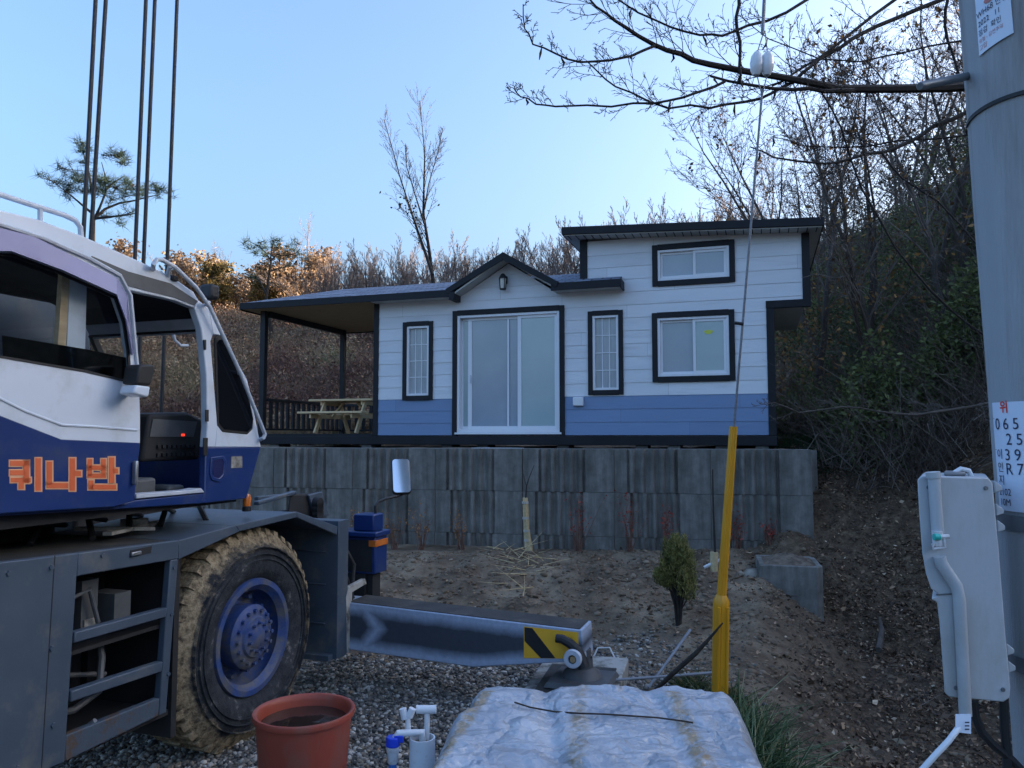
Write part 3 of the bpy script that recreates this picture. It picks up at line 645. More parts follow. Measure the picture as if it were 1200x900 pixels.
    it = MB(); it.prism(pts([(249,539),(261,537),(264,541),(262,557),(257,562),(250,560)], yc-.003), (0,.003,0)); it.build('grip_pocket', pm('deep_blue', (.003,.008,.07), None, 5, .5), cab)
    it = MB(); it.prism(pts([(271,535),(284,534.5),(284,548),(271,548.5)], yc-.003), (0,.003,0)); it.build('sticker', M_['cream'], cab)
    # handrails
    it = MB(); yo = yc - .05
    it.tube([c(179,316,yc), c(180,309,yo), c(184,304,yo), c(190,304.5,yo), c(205,313,yo), c(230,337,yo), c(246,360,yo), c(264,399,yo), c(283,440,yo), c(296,473,yo), c(309,505,yo), c(310.5,509,yo), c(309,513,yo), c(305,515,yc)], .013, 10)
    it.tube([c(241,357,yc), c(245,354,yo)], .011, 8); it.tube([c(279,438,yc), c(282,435,yo)], .011, 8); it.tube([c(196,323,yc), c(199,312,yo)], .011, 8)
    it.build('front_handrail', M_['grail'], cab, smooth=True)
    it = MB(); it.tube([c(-120,190,.2), c(0,228,.2), c(40,241,.2), c(75,252,.2), c(88,258,.2), c(94,266,.2), c(95,278,.2)], .014, 10); it.tube([c(47,243,.2), c(47,262,.2)], .012, 8)
    it.build('roof_rail', M_['grail'], cab, smooth=True)
    it = MB(); it.box((0,-.05,-.05),(.10,.05,.05)); wl = it.build('work_lamp', M_['black'], cab, bevel=.02); wl.location = c(240,341,yc+.22); wl.scale = (.9,1,1)
    it = MB(); it.prism(pts([(203,322),(209,324),(209,330),(203,328)], yc-.02), (0,.03,0)); it.build('roof_clip', M_['black'], cab, bevel=.004)
    # ---- the sliding door, slid back over the rear of the cab
    yd = yc - .055; dp = lambda l, y=yd: [c(*p, y) for p in l]
    do = empty('sliding_door', (0,0,0)); do.parent = root
    outer = [(-140,225),(0,265),(50,281),(105,305),(140,325),(152,346),(157,400),(162,440)]
    hole = [(-140,272),(3,297),(15,297),(73,319),(137,348),(147,377),(152,411),(154,440)]
    sk = MB()
    sk.ring(dp(outer + [(163,455),(100,455),(0,440),(-140,430)]), dp(hole + [(153,449),(100,436.5),(4,420),(-140,400)]), (0,.045,0))
    sk.prism(dp([(-140,430),(0,440),(100,455),(163,455),(164,485),(164,519),(72,515),(0,487),(-140,450)]), (0,.045,0))
    sk.build('door_panel', M_['white'], do, bevel=.004)
    # pressed ridge
    k = MB(); k.tube(dp([(-140,440),(0,467),(30,482),(72,498),(110,500),(160,504)], yd-.001), .007, 6); k.build('pressed_ridge', M_['white'], do, smooth=True)
    k = MB(); k.prism(dp([(-140,450),(0,487),(72,515),(164,519),(164,524),(160,560),(158,587),(133,594),(0,602),(-140,604)]), (0,.045,0)); k.build('lower_door_panel', M_['blue'], do, bevel=.004)
    k = MB(); k.prism(dp([(-140,394),(4,419),(100,435.5),(154,449),(154,440),(152,411),(147,377),(137,348),(73,319),(15,297),(3,297),(-140,272)], yd+.02), (0,.004,0)); k.build('door_glass', M_['cabglass'], do)
    k = MB(); k.prism(dp([(3,393),(100,409),(152,420),(154,449),(100,435.5),(4,419)], yd+.028), (0,.004,0)); k.build('lower_glass', M_['tintglass'], do)
    k = MB(); k.ring(dp(hole + [(153,449),(100,436.5),(4,420),(-140,400)], yd-.003), [p + Vector((0,0,0)) for p in dp([(-140,276),(5,300),(15,300.5),(72,322),(135,350),(144.5,378),(149.5,411),(151.5,440),(150.5,446),(100,433.5),(6,417.5),(-140,397)], yd-.003)], (0,.01,0)); k.build('window_seal', M_['rubberseal'], do)
    vt = [(-140,226),(0,267),(40,277),(85,300),(137,325.5),(149,345),(155,400),(157,414)]; vb = [(-140,270),(0,294),(13,294),(73,316),(137,345),(148,375),(154,408),(155,416)]
    k = MB()
    T, B = dp(vt, yd-.012), dp(vb, yd-.05)
    for i in range(len(vt)-1):
        n0 = Vector((0,.006,0)); k.hexa([T[i]+n0, T[i+1]+n0, B[i+1]+n0, B[i]+n0], [T[i], T[i+1], B[i+1], B[i]])
    k.build('window_visor', M_['visor'], do, smooth=True, ang=50)
    k = MB(); k.tube(dp([(-140,222),(0,263),(50,279),(105,303),(141,323),(153,346),(158,400),(161,432)], yd-.006), .011, 6); k.build('door_edge_trim', M_['grail'], do, smooth=True)
    k = MB(); k.bar(c(159,540,yd-.02), c(158,568,yd-.02), .02, .03, (0,1,0)); k.build('door_handle', M_['steel'], do, bevel=.006)
    k = MB(); k.prism(dp([(163,430),(166,427),(180,427),(182,431),(177,452),(160,450)], yd-.16), (0,.10,0)); dm = k.build('door_mirror', M_['black'], do, bevel=.012)
    k = MB(); k.prism(dp([(160,451),(176.5,453),(175,464),(172,466),(156,461)], yd-.16), (0,.10,0)); k.build('mirror_lower_housing', M_['white'], dm, bevel=.012)
    k = MB(); k.bar(c(150,457,yd-.0), c(160,459,yd-.12), .035, .05); k.build('mirror_bracket', M_['white'], dm, bevel=.006)
    # orange lettering, partly worn, on the blue
    LX0, LX1, LY0, LY1 = 10.5, 136.5, 535.5, 575.5
    def cell(l, y):
        out = []
        for (x0, y0, x1, y1) in l: out.append([c(x0,y0,y), c(x1,y0,y), c(x1,y1,y), c(x0,y1,y)])
        return out
    def strokes(l, name, m, y):
        for q_ in cell(l, y): b_ = MB(); b_.prism(q_, (0,.0015,0)); b_.build(name, m, do)
    L1 = [(12,540,34,546),(12,551,30,557),(28,540,34,566),(13,560,36,565),(22,560,28,573),(42,537,48,575),
          (55,541,61,568),(55,566,80,572),(82,537,88,575),(86,552,95,558),
          (103,538,108,558),(119,538,124,558),(103,545.5,124,550.5),(103,555,124,560),(128,536,134,566),(132,549,138.5,554.5),(104,568,136,573.5),(104,563,109.5,573)]
    strokes([(x0-1.7,y0-1.5,x1+1.7,y1+1.5) for x0,y0,x1,y1 in L1], 'letter_outline', M_['peach'], yd-.0015)
    strokes(L1, 'letter_stroke', M_['orange'], yd-.0035)
# ================================================================== tiny house on the terrace
M_['siding'] = pm('white_lap_siding', (.66,.68,.71), (.72,.735,.76), 1.2, .5, .6, bump=.25, bsc=30, stretch=(.6,1,6), dirt=(.50,.51,.53), dsc=1.3, dth=(.55,.8))
M_['sidingblue'] = pm('blue_lap_siding', (.165,.25,.41), (.185,.275,.44), 1.2, .5, .6, bump=.25, bsc=30, stretch=(.6,1,6), dirt=(.14,.22,.37), dsc=1.3, dth=(.55,.8))
M_['trim'] = pm('black_trim_board', (.006,.007,.011), (.012,.014,.019), 3, .5, .65, bump=.15, bsc=40, spec=.3)
M_['upvc'] = pm('white_window_plastic', (.70,.72,.76), (.74,.76,.79), 4, .35, coat=.1)
M_['soffit'] = pm('soffit_board', (.42,.42,.40), (.48,.48,.46), 3, .6)
M_['ceil'] = pm('tan_deck_ceiling', (.26,.18,.10), (.34,.24,.14), 3, .6, stretch=(1,6,1))
M_['post'] = pm('charcoal_metal', (.008,.009,.013), (.014,.016,.021), 5, .5, .6, spec=.35)
M_['frost'] = pm('frosted_glass_teal', (.38,.50,.52), (.46,.56,.57), .8, .10, spec=.6)
M_['frostb'] = pm('frosted_glass_blue', (.34,.41,.48), (.42,.48,.54), .8, .08, spec=.6)
M_['curtain'] = pm('glass_over_curtain', (.30,.34,.37), (.42,.45,.47), 3, .10, spec=.6, stretch=(6,1,.6))
M_['curtaincloth'] = pm('pleated_curtain', (.30,.31,.31), (.62,.62,.60), 3, .8, stretch=(7,1,.25))
M_['lampglass'] = pm('lantern_glass', (.55,.55,.50), (.65,.65,.6), 8, .15)
M_['tablewood'] = pm('unpainted_pine', (.66,.46,.24), (.78,.58,.34), 3, .65, stretch=(1.5,9,9), bump=.2, bsc=16)
def board_tone(m, z0, rowh):
    """every board of the siding has its own slight tone"""
    nt = m.node_tree; L = nt.links.new; b = nt.nodes['Principled BSDF']; src = b.inputs['Base Color'].links[0].from_socket
    tc = N(nt, 'ShaderNodeTexCoord'); sp = N(nt, 'ShaderNodeSeparateXYZ'); L(tc.outputs['Object'], sp.inputs[0])
    a = N(nt, 'ShaderNodeMath', operation='MULTIPLY_ADD'); a.inputs[1].default_value = 1/rowh; a.inputs[2].default_value = -z0/rowh; L(sp.outputs['Z'], a.inputs[0])
    f = N(nt, 'ShaderNodeMath', operation='FLOOR'); L(a.outputs[0], f.inputs[0])
    x = N(nt, 'ShaderNodeMath', operation='MULTIPLY'); x.inputs[1].default_value = 1/3.05; L(sp.outputs['X'], x.inputs[0]); y = N(nt, 'ShaderNodeMath', operation='MULTIPLY_ADD'); y.inputs[1].default_value = .37; L(f.outputs[0], y.inputs[0]); L(x.outputs[0], y.inputs[2]); fx = N(nt, 'ShaderNodeMath', operation='FLOOR'); L(y.outputs[0], fx.inputs[0])
    cb = N(nt, 'ShaderNodeCombineXYZ'); L(f.outputs[0], cb.inputs[0]); L(fx.outputs[0], cb.inputs[1]); w = N(nt, 'ShaderNodeTexWhiteNoise', noise_dimensions='2D'); L(cb.outputs[0], w.inputs['Vector'])
    mr = N(nt, 'ShaderNodeMapRange'); mr.inputs['To Min'].default_value = .925; mr.inputs['To Max'].default_value = 1.03; L(w.outputs['Value'], mr.inputs['Value'])
    fr = N(nt, 'ShaderNodeMath', operation='FRACT'); L(y.outputs[0], fr.inputs[0]); g = N(nt, 'ShaderNodeMath', operation='GREATER_THAN'); g.inputs[1].default_value = .0016; L(fr.outputs[0], g.inputs[0])
    g2 = N(nt, 'ShaderNodeMapRange'); g2.inputs['To Min'].default_value = .55; L(g.outputs[0], g2.inputs['Value']); mu = N(nt, 'ShaderNodeMath', operation='MULTIPLY'); L(mr.outputs[0], mu.inputs[0]); L(g2.outputs[0], mu.inputs[1])
    hv = N(nt, 'ShaderNodeHueSaturation'); L(mu.outputs[0], hv.inputs['Value']); L(src, hv.inputs['Color']); L(hv.outputs[0], b.inputs['Base Color'])
def shingle_mat():
    m, nt, b = newmat('grey_asphalt_shingles'); L = nt.links.new
    tc = N(nt, 'ShaderNodeTexCoord'); br = N(nt, 'ShaderNodeTexBrick', Scale=1.0)
    br.inputs['Brick Width'].default_value = .33; br.inputs['Row Height'].default_value = .14; br.inputs['Mortar Size'].default_value = .016; br.inputs['Bias'].default_value = 0
    br.inputs['Color1'].default_value = (.10,.125,.18,1); br.inputs['Color2'].default_value = (.24,.28,.36,1); br.inputs['Mortar'].default_value = (.025,.027,.035,1)
    L(tc.outputs['Object'], br.inputs['Vector'])
    nz = N(nt, 'ShaderNodeTexNoise', Scale=60, Detail=4); L(tc.outputs['Object'], nz.inputs['Vector'])
    mx = N(nt, 'ShaderNodeMix', data_type='RGBA', blend_type='MULTIPLY'); mx.inputs[0].default_value = .7; L(br.outputs['Color'], mx.inputs[6])
    r = ramp(nt, nz.outputs['Fac'], [(.3,(.55,.55,.55)),(.7,(1.2,1.2,1.2))]); L(r.outputs[0], mx.inputs[7]); L(mx.outputs[2], b.inputs['Base Color'])
    b.inputs['Roughness'].default_value = .8; bp = N(nt, 'ShaderNodeBump', Strength=.7, Distance=.012); L(br.outputs['Fac'], bp.inputs['Height']); bp.invert = True; L(bp.outputs[0], b.inputs['Normal'])
    return m
M_['shingle'] = shingle_mat()
def wavy_glass(m, clear):
    """float glass over a dim room: partly see-through, its mirror image a little uneven"""
    nt = m.node_tree; L = nt.links.new; b = nt.nodes['Principled BSDF']; out = nt.nodes['Material Output']
    tc = N(nt, 'ShaderNodeTexCoord'); nz = N(nt, 'ShaderNodeTexNoise', Scale=1.6, Detail=2); L(tc.outputs['Object'], nz.inputs['Vector'])
    bp = N(nt, 'ShaderNodeBump', Strength=.12, Distance=.04); L(nz.outputs['Fac'], bp.inputs['Height']); L(bp.outputs[0], b.inputs['Normal']); b.inputs['Roughness'].default_value = .04; b.inputs['Coat Weight'].default_value = .6; b.inputs['Coat Roughness'].default_value = .02
    tr = N(nt, 'ShaderNodeBsdfTransparent'); mx = N(nt, 'ShaderNodeMixShader'); mx.inputs[0].default_value = clear; L(b.outputs[0], mx.inputs[1]); L(tr.outputs[0], mx.inputs[2]); L(mx.outputs[0], out.inputs['Surface'])
for k_, c_ in (('frost', .08), ('frostb', .14)): wavy_glass(M_[k_], c_)
HF = Frame((0, 13.5, 1.86), radians(-18))
def h(px, py, yl=0.0): return HF.py(px, py, yl)
def build_house():
    root = empty('tiny_house', HF.o, HF.a, 'white and blue tiny house with black trim and covered deck above the block wall', 'house')
    D = 3.0
    xl, xr = h(441,440).x, h(901,440).x            # lower storey
    ul, ur = h(684,310).x, h(942,310).x            # upper storey overhangs to the right
    z0, zb = .17, h(600,466).z                      # top of base frame, top of the blue band
    ze = 2.66; zn = h(918,357).z                    # eaves, underside of the overhang
    zt = 3.50
    for mm_ in (M_['siding'], M_['sidingblue']): board_tone(mm_, z0, (zb - z0)/3)
    zru = lambda x: 3.55 + (x - 1.0) * (3.36 - 3.55) / 4.1      # underside line of the upper roof
    ga, gl, gr, gz = h(590,304,-.3).x, -1.0, .80, 3.22          # gable: apex, foot left, foot right
    gabz = lambda x: min(ze + .02 + (x - gl)*(gz - ze)/(ga - gl), ze + .02 + (gr - x)*(gz - ze)/(gr - ga))
    # openings: x0, x1, z0, z1
    def rect(l, r, t, b): xm, ym = (l+r)/2, (t+b)/2; return (h(l,ym).x, h(r,ym).x, h(xm,b).z, h(xm,t).z)
    wl = rect(477,503.5,382,464); wr = rect(694.5,725.5,369.5,457.5); wu = rect(770.5,855,290.5,327.5); wm = rect(770.5,855,371,441)
    dr = rect(536,656.5,367,506)
    openings = [wl, wr, wu, wm, dr]
    rowh = (zb - z0) / 3
    def cells(mb, xa, xb_, za, zb_, topfn=None):
        """boards of lap siding, each leaning out at its foot, left out where an opening is"""
        k0 = int(math.floor((za - z0)/rowh + 1e-6)); zc = z0 + k0*rowh
        while zc < zb_ - 1e-6:
            lo, hi = max(zc, za), min(zc + rowh, zb_)
            zs = sorted({lo, hi} | {z for o in openings for z in o[2:] if lo < z < hi})
            for q0, q1 in zip(zs, zs[1:]):
                sp = [(xa, xb_)]
                for o in openings:
                    if o[2] < (q0+q1)/2 < o[3]:
                        ns = []
                        for s_, e_ in sp:
                            if o[1] <= s_ or o[0] >= e_: ns.append((s_, e_)); continue
                            if o[0] > s_: ns.append((s_, o[0]))
                            if o[1] < e_: ns.append((o[1], e_))
                        sp = ns
                for s_, e_ in sp:
                    y = lambda z: -.020 + .008*((z - zc)/rowh)
                    s0, s1, e0, e1 = s_, s_, e_, e_
                    if topfn:
                        s0, e0 = topfn(q0); s1, e1 = topfn(q1)
                        if e0 - s0 < .01: continue
                    mb.add([(s0,y(q0),q0),(e0,y(q0),q0),(e1,y(q1),q1),(s1,y(q1),q1)], [(0,1,2,3)])
                    if abs(q0 - zc) < 1e-6: mb.add([(s0,y(q0),q0),(e0,y(q0),q0),(e0,0.001,q0),(s0,0.001,q0)], [(3,2,1,0)])
            zc += rowh
    s = MB(); cells(s, xl, xr, zb, ze)
    cells(s, xl, ul+.0, ze, gz, lambda z: (max(gl, gl + (z - ze)/(gz - ze)*(ga - gl)), min(gr, gr - (z - ze)/(gz - ze)*(gr - ga))))
    cells(s, ul, xr, ze, zt); cells(s, xr, ur, zn, zt)
    s.build('front_siding', M_['siding'], root, fix=False)
    s = MB(); cells(s, xl, xr, z0, zb); s.build('blue_siding_band', M_['sidingblue'], root, fix=False)
    w = MB()      # other outer walls and the floors
    w.box((xl,.005,z0),(xl+.10,D,ze)); w.box((xr-.10,.005,z0),(xr,D,zn)); w.box((xl,D-.1,z0),(xr,D,ze)); 
    w.box((ur-.10,.005,zn),(ur,D,3.34)); w.box((ul,.005,ze),(ul+.1,D,3.5)); w.box((ul,D-.1,ze),(ur,D,3.34)); w.box((xl,.1,z0),(xr,D,z0+.05))
    w.build('side_walls', M_['siding'], root)
    w = MB(); w.box((xr+.002,.04,zn-.02),(ur-.002,D,zn+.05)); w.build('overhang_soffit', M_['soffit'], root)
    inn = MB()
    inn.box((xl+.12,.55,z0+.06),(xr-.12,.58,ze)); inn.box((xl+.12,1.5,ze-.04),(xr-.12,1.55,ze)); inn.box((ul+.12,.6,ze+.05),(ur-.12,.63,3.3)); inn.build('inner_partition', M_['curtaincloth'], root)
    # base frame and feet
    b = MB(); b.box((-5.32,-.06,0),(xr+.10,.10,.155)); b.box((-5.32,.10,.0),(-5.2,D+.1,.155)); b.box((xr-.02,.10,0),(xr+.10,D,.155)); b.box((-5.32,D,0),(xr+.1,D+.12,.15)); b.build('base_frame', M_['trim'], root, bevel=.006)
    for px in (322, 430, 524, 566, 660, 752, 790, 846, 893):
        x = h(px,515).x; b = MB(); b.box((x-.10,-.02,-.075),(x+.10,.38,-.001)); b.build('support_pad', pm('support_block', (.05,.05,.05), (.16,.15,.14), 9, .9, rnd=.6) if px == 322 else bpy.data.materials['support_block'], root)
    # trim boards
    def board(a, b): t = MB(); t.box(a, b); t.build('corner_trim', M_['trim'], root, bevel=.004)
    tbox = [((xl-.05,-.032,z0-.01),(xl+.055,.06,ze)), ((xr-.02,-.032,z0-.01),(xr+.10,.06,zn-.052)), ((ur-.03,-.034,zn-.02),(ur+.09,.06,zru(ur)-.01)), ((ul-.06,-.034,ze+.05),(ul+.07,.06,zru(ul)-.005)), ((xr-.023,-.036,zn-.05),(ur+.088,.05,zn+.07))]
    for a_, b__ in tbox: board(a_, b__)
    def window(o, tb, name, mull=(), grid=None, glass_m='frostb', tops=(0,0)):
        x0, x1, a, b_ = o; k = MB()
        k.box((x0-tb,-.045,a-tb),(x0+.004,.02,b_+tb)); k.box((x1-.004,-.045,a-tb),(x1+tb,.02,b_+tb)); k.box((x0+.004,-.046,b_-.004),(x1-.004,.02,b_+tb+.006)); k.box((x0+.004,-.046,a-tb-.006),(x1-.004,.02,a+.004))
        tr = k.build('window_trim', M_['trim'], root, bevel=.004)
        f = MB(); fw = .045
        f.box((x0+.004,-.03,a+.004),(x0+fw,.05,b_-.004)); f.box((x1-fw,-.03,a+.004),(x1-.004,.05,b_-.004)); f.box((x0+fw,-.031,b_-fw),(x1-fw,.05,b_-.004)); f.box((x0+fw,-.031,a+.004),(x1-fw,.05,a+fw))
        fr = f.build(name, M_['upvc'], root, bevel=.004)
        return fr, (x0+fw, x1-fw, a+fw, b_-fw)
    def pane(o, y, m, parent, name='pane'):
        k = MB(); k.box((o[0]+.001,y,o[2]+.001),(o[1]-.001,y+.008,o[3]-.001)); return k.build(name, m, parent)
    def sash(o, y, fw, parent, m):
        k = MB(); k.ring([(o[0],y,o[2]),(o[1],y,o[2]),(o[1],y,o[3]),(o[0],y,o[3])], [(o[0]+fw,y,o[2]+fw),(o[1]-fw,y,o[2]+fw),(o[1]-fw,y,o[3]-fw),(o[0]+fw,y,o[3]-fw)], (0,.025,0))
        s_ = k.build('sash', M_['upvc'], parent, bevel=.003); pane((o[0]+fw,o[1]-fw,o[2]+fw,o[3]-fw), y+.012, m, parent); return s_
    # two slim windows with glazing bars
    for o, gm in ((wl,'curtain'),(wr,'curtain')):
        fr, q = window(o, .075, 'slim_window'); pane(q, .02, M_[gm], fr)
        g = MB()
        for i in (1,2): x = q[0] + (q[1]-q[0])*i/3; g.box((x-.007,.010,q[2]),(x+.007,.0195,q[3]))
        for i in (1,2,3): z = q[2] + (q[3]-q[2])*i/4; g.box((q[0],.011,z-.007),(q[1],.0193,z+.007))
        g.build('glazing_bars', M_['upvc'], fr)
    # sliding windows
    for o, nm in ((wu,'upper_sliding_window'),(wm,'lower_sliding_window')):
        fr, q = window(o, .085, nm); xm = (q[0]+q[1])/2 + .03
        sash((xm-.03,q[1],q[2],q[3]), -.012, .045, fr, M_['frost'] if nm[0] == 'l' else M_['frostb']); sash((q[0],xm+.02,q[2],q[3]), .016, .04, fr, M_['frostb'])
        if nm[0] == 'l':
            k = MB(); k.prism([(xm+.22+.07*cos(a)*(1+.2*sin(3*a)), -.006, q[3]-.22+.035*sin(a)) for a in [2*pi*i/14 for i in range(14)]], (0,.003,0)); k.build('yellow_sticker', pm('yellow_sticker', (.55,.60,.08), None, 5, .5), fr)
    # glazed sliding door
    x0, x1, a, b_ = dr; tb = .085
    k = MB(); k.box((x0-tb,-.045,z0-.03),(x0+.004,.02,b_+tb)); k.box((x1-.004,-.045,z0-.03),(x1+tb,.02,b_+tb)); k.box((x0+.004,-.046,b_-.004),(x1-.004,.02,b_+tb+.006)); k.build('door_trim', M_['trim'], root, bevel=.004)
    f = MB(); fw = .05
    f.box((x0+.004,-.03,a-.01),(x0+fw,.10,b_-.004)); f.box((x1-fw,-.03,a-.01),(x1-.004,.10,b_-.004)); f.box((x0+fw,-.031,b_-fw),(x1-fw,.10,b_-.004)); f.box((x0+fw,-.031,a-.011),(x1-fw,.10,a+fw))
    f.box((x0-.03,-.06,a-.045),(x1+.03,.0,a-.012))
    dfr = f.build('glazed_sliding_door', M_['upvc'], root, bevel=.004)
    X = lambda px: h(px,440).x
    def sash2(o, y, l, r, m):
        k = MB(); fz = .05
        k.ring([(o[0],y,o[2]),(o[1],y,o[2]),(o[1],y,o[3]),(o[0],y,o[3])], [(o[0]+l,y,o[2]+fz),(o[1]-r,y,o[2]+fz),(o[1]-r,y,o[3]-fz),(o[0]+l,y,o[3]-fz)], (0,.03,0))
        k.build('sash', M_['upvc'], dfr, bevel=.003); pane((o[0]+l,o[1]-r,o[2]+fz,o[3]-fz), y+.014, m, dfr)
    za, zb2 = a+fw, b_-fw
    sash2((X(606.5),x1-fw,za,zb2), .0, .07, .05, M_['frost'])
    sash2((X(547.5),X(612),za,zb2), .035, .075, .05, M_['frostb'])
    pane((X(592),X(608),za+.05,zb2-.05), .082, M_['frostb'], dfr)
    sash2((x0+fw,X(556),za,zb2), .07, .04, .04, M_['frost'])
    k = MB(); k.box((X(594),.024,za+.05),(X(596),.034,zb2-.05)); k.build('sash_mullion', M_['upvc'], dfr)
    k = MB(); k.box((X(551)-.012,.018,1.1),(X(551)+.012,.035,1.25)); k.build('pull_handle', M_['grail'], dfr, bevel=.004)
    # wall lantern over the door
    lx, lz = h(592,333).x, h(592,333).z
    k = MB(); k.box((lx-.05,-.055,lz+.0),(lx+.05,-.015,lz+.13)); k.bar((lx,-.05,lz+.11),(lx,-.13,lz+.15),.03,.03)
    k.lathe([(.0,.17),(.03,.16),(.075,.09),(.08,.075),(.0,.075)], (lx,-.13,lz), (0,0,1), 8); k.lathe([(0,-.125),(.055,-.125),(.06,-.105),(0,-.105)], (lx,-.13,lz), (0,0,1), 8)
    for i in range(4): a_ = pi/4 + pi/2*i; k.bar((lx+.055*cos(a_),-.13+.055*sin(a_),lz-.11),(lx+.07*cos(a_),-.13+.07*sin(a_),lz+.08),.012,.012)
    lan = k.build('wall_lantern', M_['black'], root)
    k = MB(); k.lathe([(.045,-.104),(.058,.074)], (lx,-.13,lz), (0,0,1), 8); k.build('lantern_glass', M_['lampglass'], lan)
    vx, vz = h(678.5,471).x, h(678.5,471).z
    k = MB(); k.box((vx-.09,-.085,vz-.07),(vx+.09,-.018,vz+.08)); k.build('socket_box', M_['upvc'], root, bevel=.012)
    # ---- main roof: hipped at the deck end, gable over the door
    yf = -.30; el, er = h(283,358,yf).x, h(727,333,yf).x; fh = .125
    zf = ze + .065                                     # top of fascia
    ridge_y, ridge_z = 1.5, ze + .60; hipx = el + 1.15; yb = D + .3
    r = MB(); th = .03
    def slab(P, t_=.03): r.prism(P, (0,0,t_))
    gfl, gfr = gl - .02, gr + .02
    xcut = ul - .062
    yz = lambda y: zf + (y-yf)*(ridge_z-zf)/(ridge_y-yf)
    slab([(el,yf,zf),(gl-.05,yf,zf),(gl-.05,.03,yz(.03)),(gl-.05,ridge_y,ridge_z),(hipx,ridge_y,ridge_z)]); slab([(gl-.05,.03,yz(.03)),(gr+.05,.03,yz(.03)),(gr+.05,ridge_y,ridge_z),(gl-.05,ridge_y,ridge_z)]); slab([(gr+.05,yf,zf),(xcut,yf,zf),(xcut,ridge_y,ridge_z),(gr+.05,ridge_y,ridge_z)]); slab([(xcut,yb,zf),(el,yb,zf),(hipx,ridge_y,ridge_z),(xcut,ridge_y,ridge_z)]); slab([(el,yb,zf),(el,yf,zf),(hipx,ridge_y,ridge_z)])
    r.prism([(xcut+.002,yf,zf),(er-.02,yf,zf),(er-.02,-.03,zf+.10),(xcut+.002,-.03,zf+.10)], (0,0,.03))
    r.build('shingled_roof', M_['shingle'], root)
    g = MB()          # gable roof over the door, running back into the main slope
    A0, A1 = (ga,yf-.01,gz+.10), (ga,1.35,gz+.10)
    zl = zf + .03
    g.prism([(gl-.10,yf-.01,zl),A0,A1,(gl-.10,.05,zl)], (0,0,.032)); g.prism([A0,(gr+.12,yf-.01,zl),(gr+.12,.05,zl),A1], (0,0,.032)); g.build('gable_roof', M_['shingle'], root)
    f = MB()
    f.box((el-.01,yf-.025,ze-.035),(gl+.0,yf,zf+.03)); f.box((el-.025,yf-.025,ze-.055),(el,yb,zf+.031)); f.box((gr+.0,yf-.025,ze-.035),(er,yf,zf+.031)); f.box((er,yf-.025,ze-.056),(er+.02,-.022,zf+.032)); f.box((el,yb,ze-.055),(xcut,yb+.02,zf+.03))
    f.build('eaves_fascia', M_['trim'], root, bevel=.004)
    f = MB()
    dz = .135
    f.prism([(gl-.10,yf-.04,zl-dz+.06),(ga,yf-.04,gz+.132-dz),(ga,yf-.04,gz+.137),(gl-.14,yf-.04,zl+.01)], (0,.028,0)); f.prism([(ga,yf-.041,gz+.132-dz),(gr+.10,yf-.041,zl-dz+.06),(gr+.14,yf-.041,zl+.01),(ga,yf-.041,gz+.137)], (0,.028,0))
    f.box((gl-.07,yf-.045,ze-.09),(gl+.03,-.022,ze+.05))
    f.build('gable_fascia', M_['trim'], root, bevel=.003)
    so = MB()
    so.box((xl,yf,ze-.03),(gl-.072,-.002,ze-.002)); so.box((gr+.02,yf,ze-.03),(er,-.002,ze-.002))
    so.prism([(gl+.031,yf-.01,ze+.02),(ga,yf-.01,gz+.02),(ga,-.002,gz+.02),(gl+.031,-.002,ze+.02)], (0,0,.03)); so.prism([(ga,yf-.01,gz+.02),(gr+.05,yf-.01,ze+.02),(gr+.05,-.002,ze+.02),(ga,-.002,gz+.02)], (0,0,.03))
    so.build('eaves_soffit', M_['soffit'], root)
    ce = MB(); ce.box((el,yf,ze-.03),(xl-.052,yb,ze-.004)); ce.build('deck_ceiling', M_['ceil'], root)
    # ---- upper shed roof
    ux0, ux1 = h(658,276,-.35).x, h(966,266,-.35).x; yu = -.35; yub = D + .35
    zz = lambda x: 3.575 + (x - ux0)*(3.38 - 3.575)/(ux1 - ux0)
    u = MB(); u.hexa([(ux0,yu,zz(ux0)),(ux1,yu,zz(ux1)),(ux1,yub,zz(ux1)),(ux0,yub,zz(ux0))],[(ux0,yu,zz(ux0)+.13),(ux1,yu,zz(ux1)+.13),(ux1,yub,zz(ux1)+.13),(ux0,yub,zz(ux0)+.13)]); u.build('upper_roof', M_['trim'], root, bevel=.005)
    u = MB(); u.hexa([(ux0+.04,yu+.03,zz(ux0)-.018),(ux1-.03,yu+.03,zz(ux1)-.018),(ux1-.03,yub-.03,zz(ux1)-.018),(ux0+.04,yub-.03,zz(ux0)-.018)],[(ux0+.04,yu+.03,zz(ux0)-.002),(ux1-.03,yu+.03,zz(ux1)-.002),(ux1-.03,yub-.03,zz(ux1)-.002),(ux0+.04,yub-.03,zz(ux0)-.002)])
    uso = u.build('upper_soffit', M_['soffit'], root)
    gsl = MB()
    for i in range(30):
        x = ux0+.10+i*(ux1-ux0-.2)/29; gsl.box((x-.008,yu+.032,zz(x)-.022),(x+.008,-.025,zz(x)-.0185))
    gsl.build('soffit_slots', M_['trim'], uso)
    # ---- deck: floor, posts, railing
    dx = -5.3
    k = MB(); k.box((dx,.0,.156),(xl-.052,D+.1,.20)); k.build('deck_floor', M_['trim'], root)
    for px, yl in ((308,.02),(405,D-.05)):
        x = h(px,450,yl).x if yl < 1 else -5.12
        k = MB(); k.box((x-.055,yl-.05,.2),(x+.055,yl+.06,ze-.031)); k.build('deck_post', M_['post'], root, bevel=.005)
    k = MB(); x = -5.12; k.box((x-.04,.09,ze-.14),(x+.04,D-.1,ze-.032)); k.build('roof_beam', M_['post'], root)
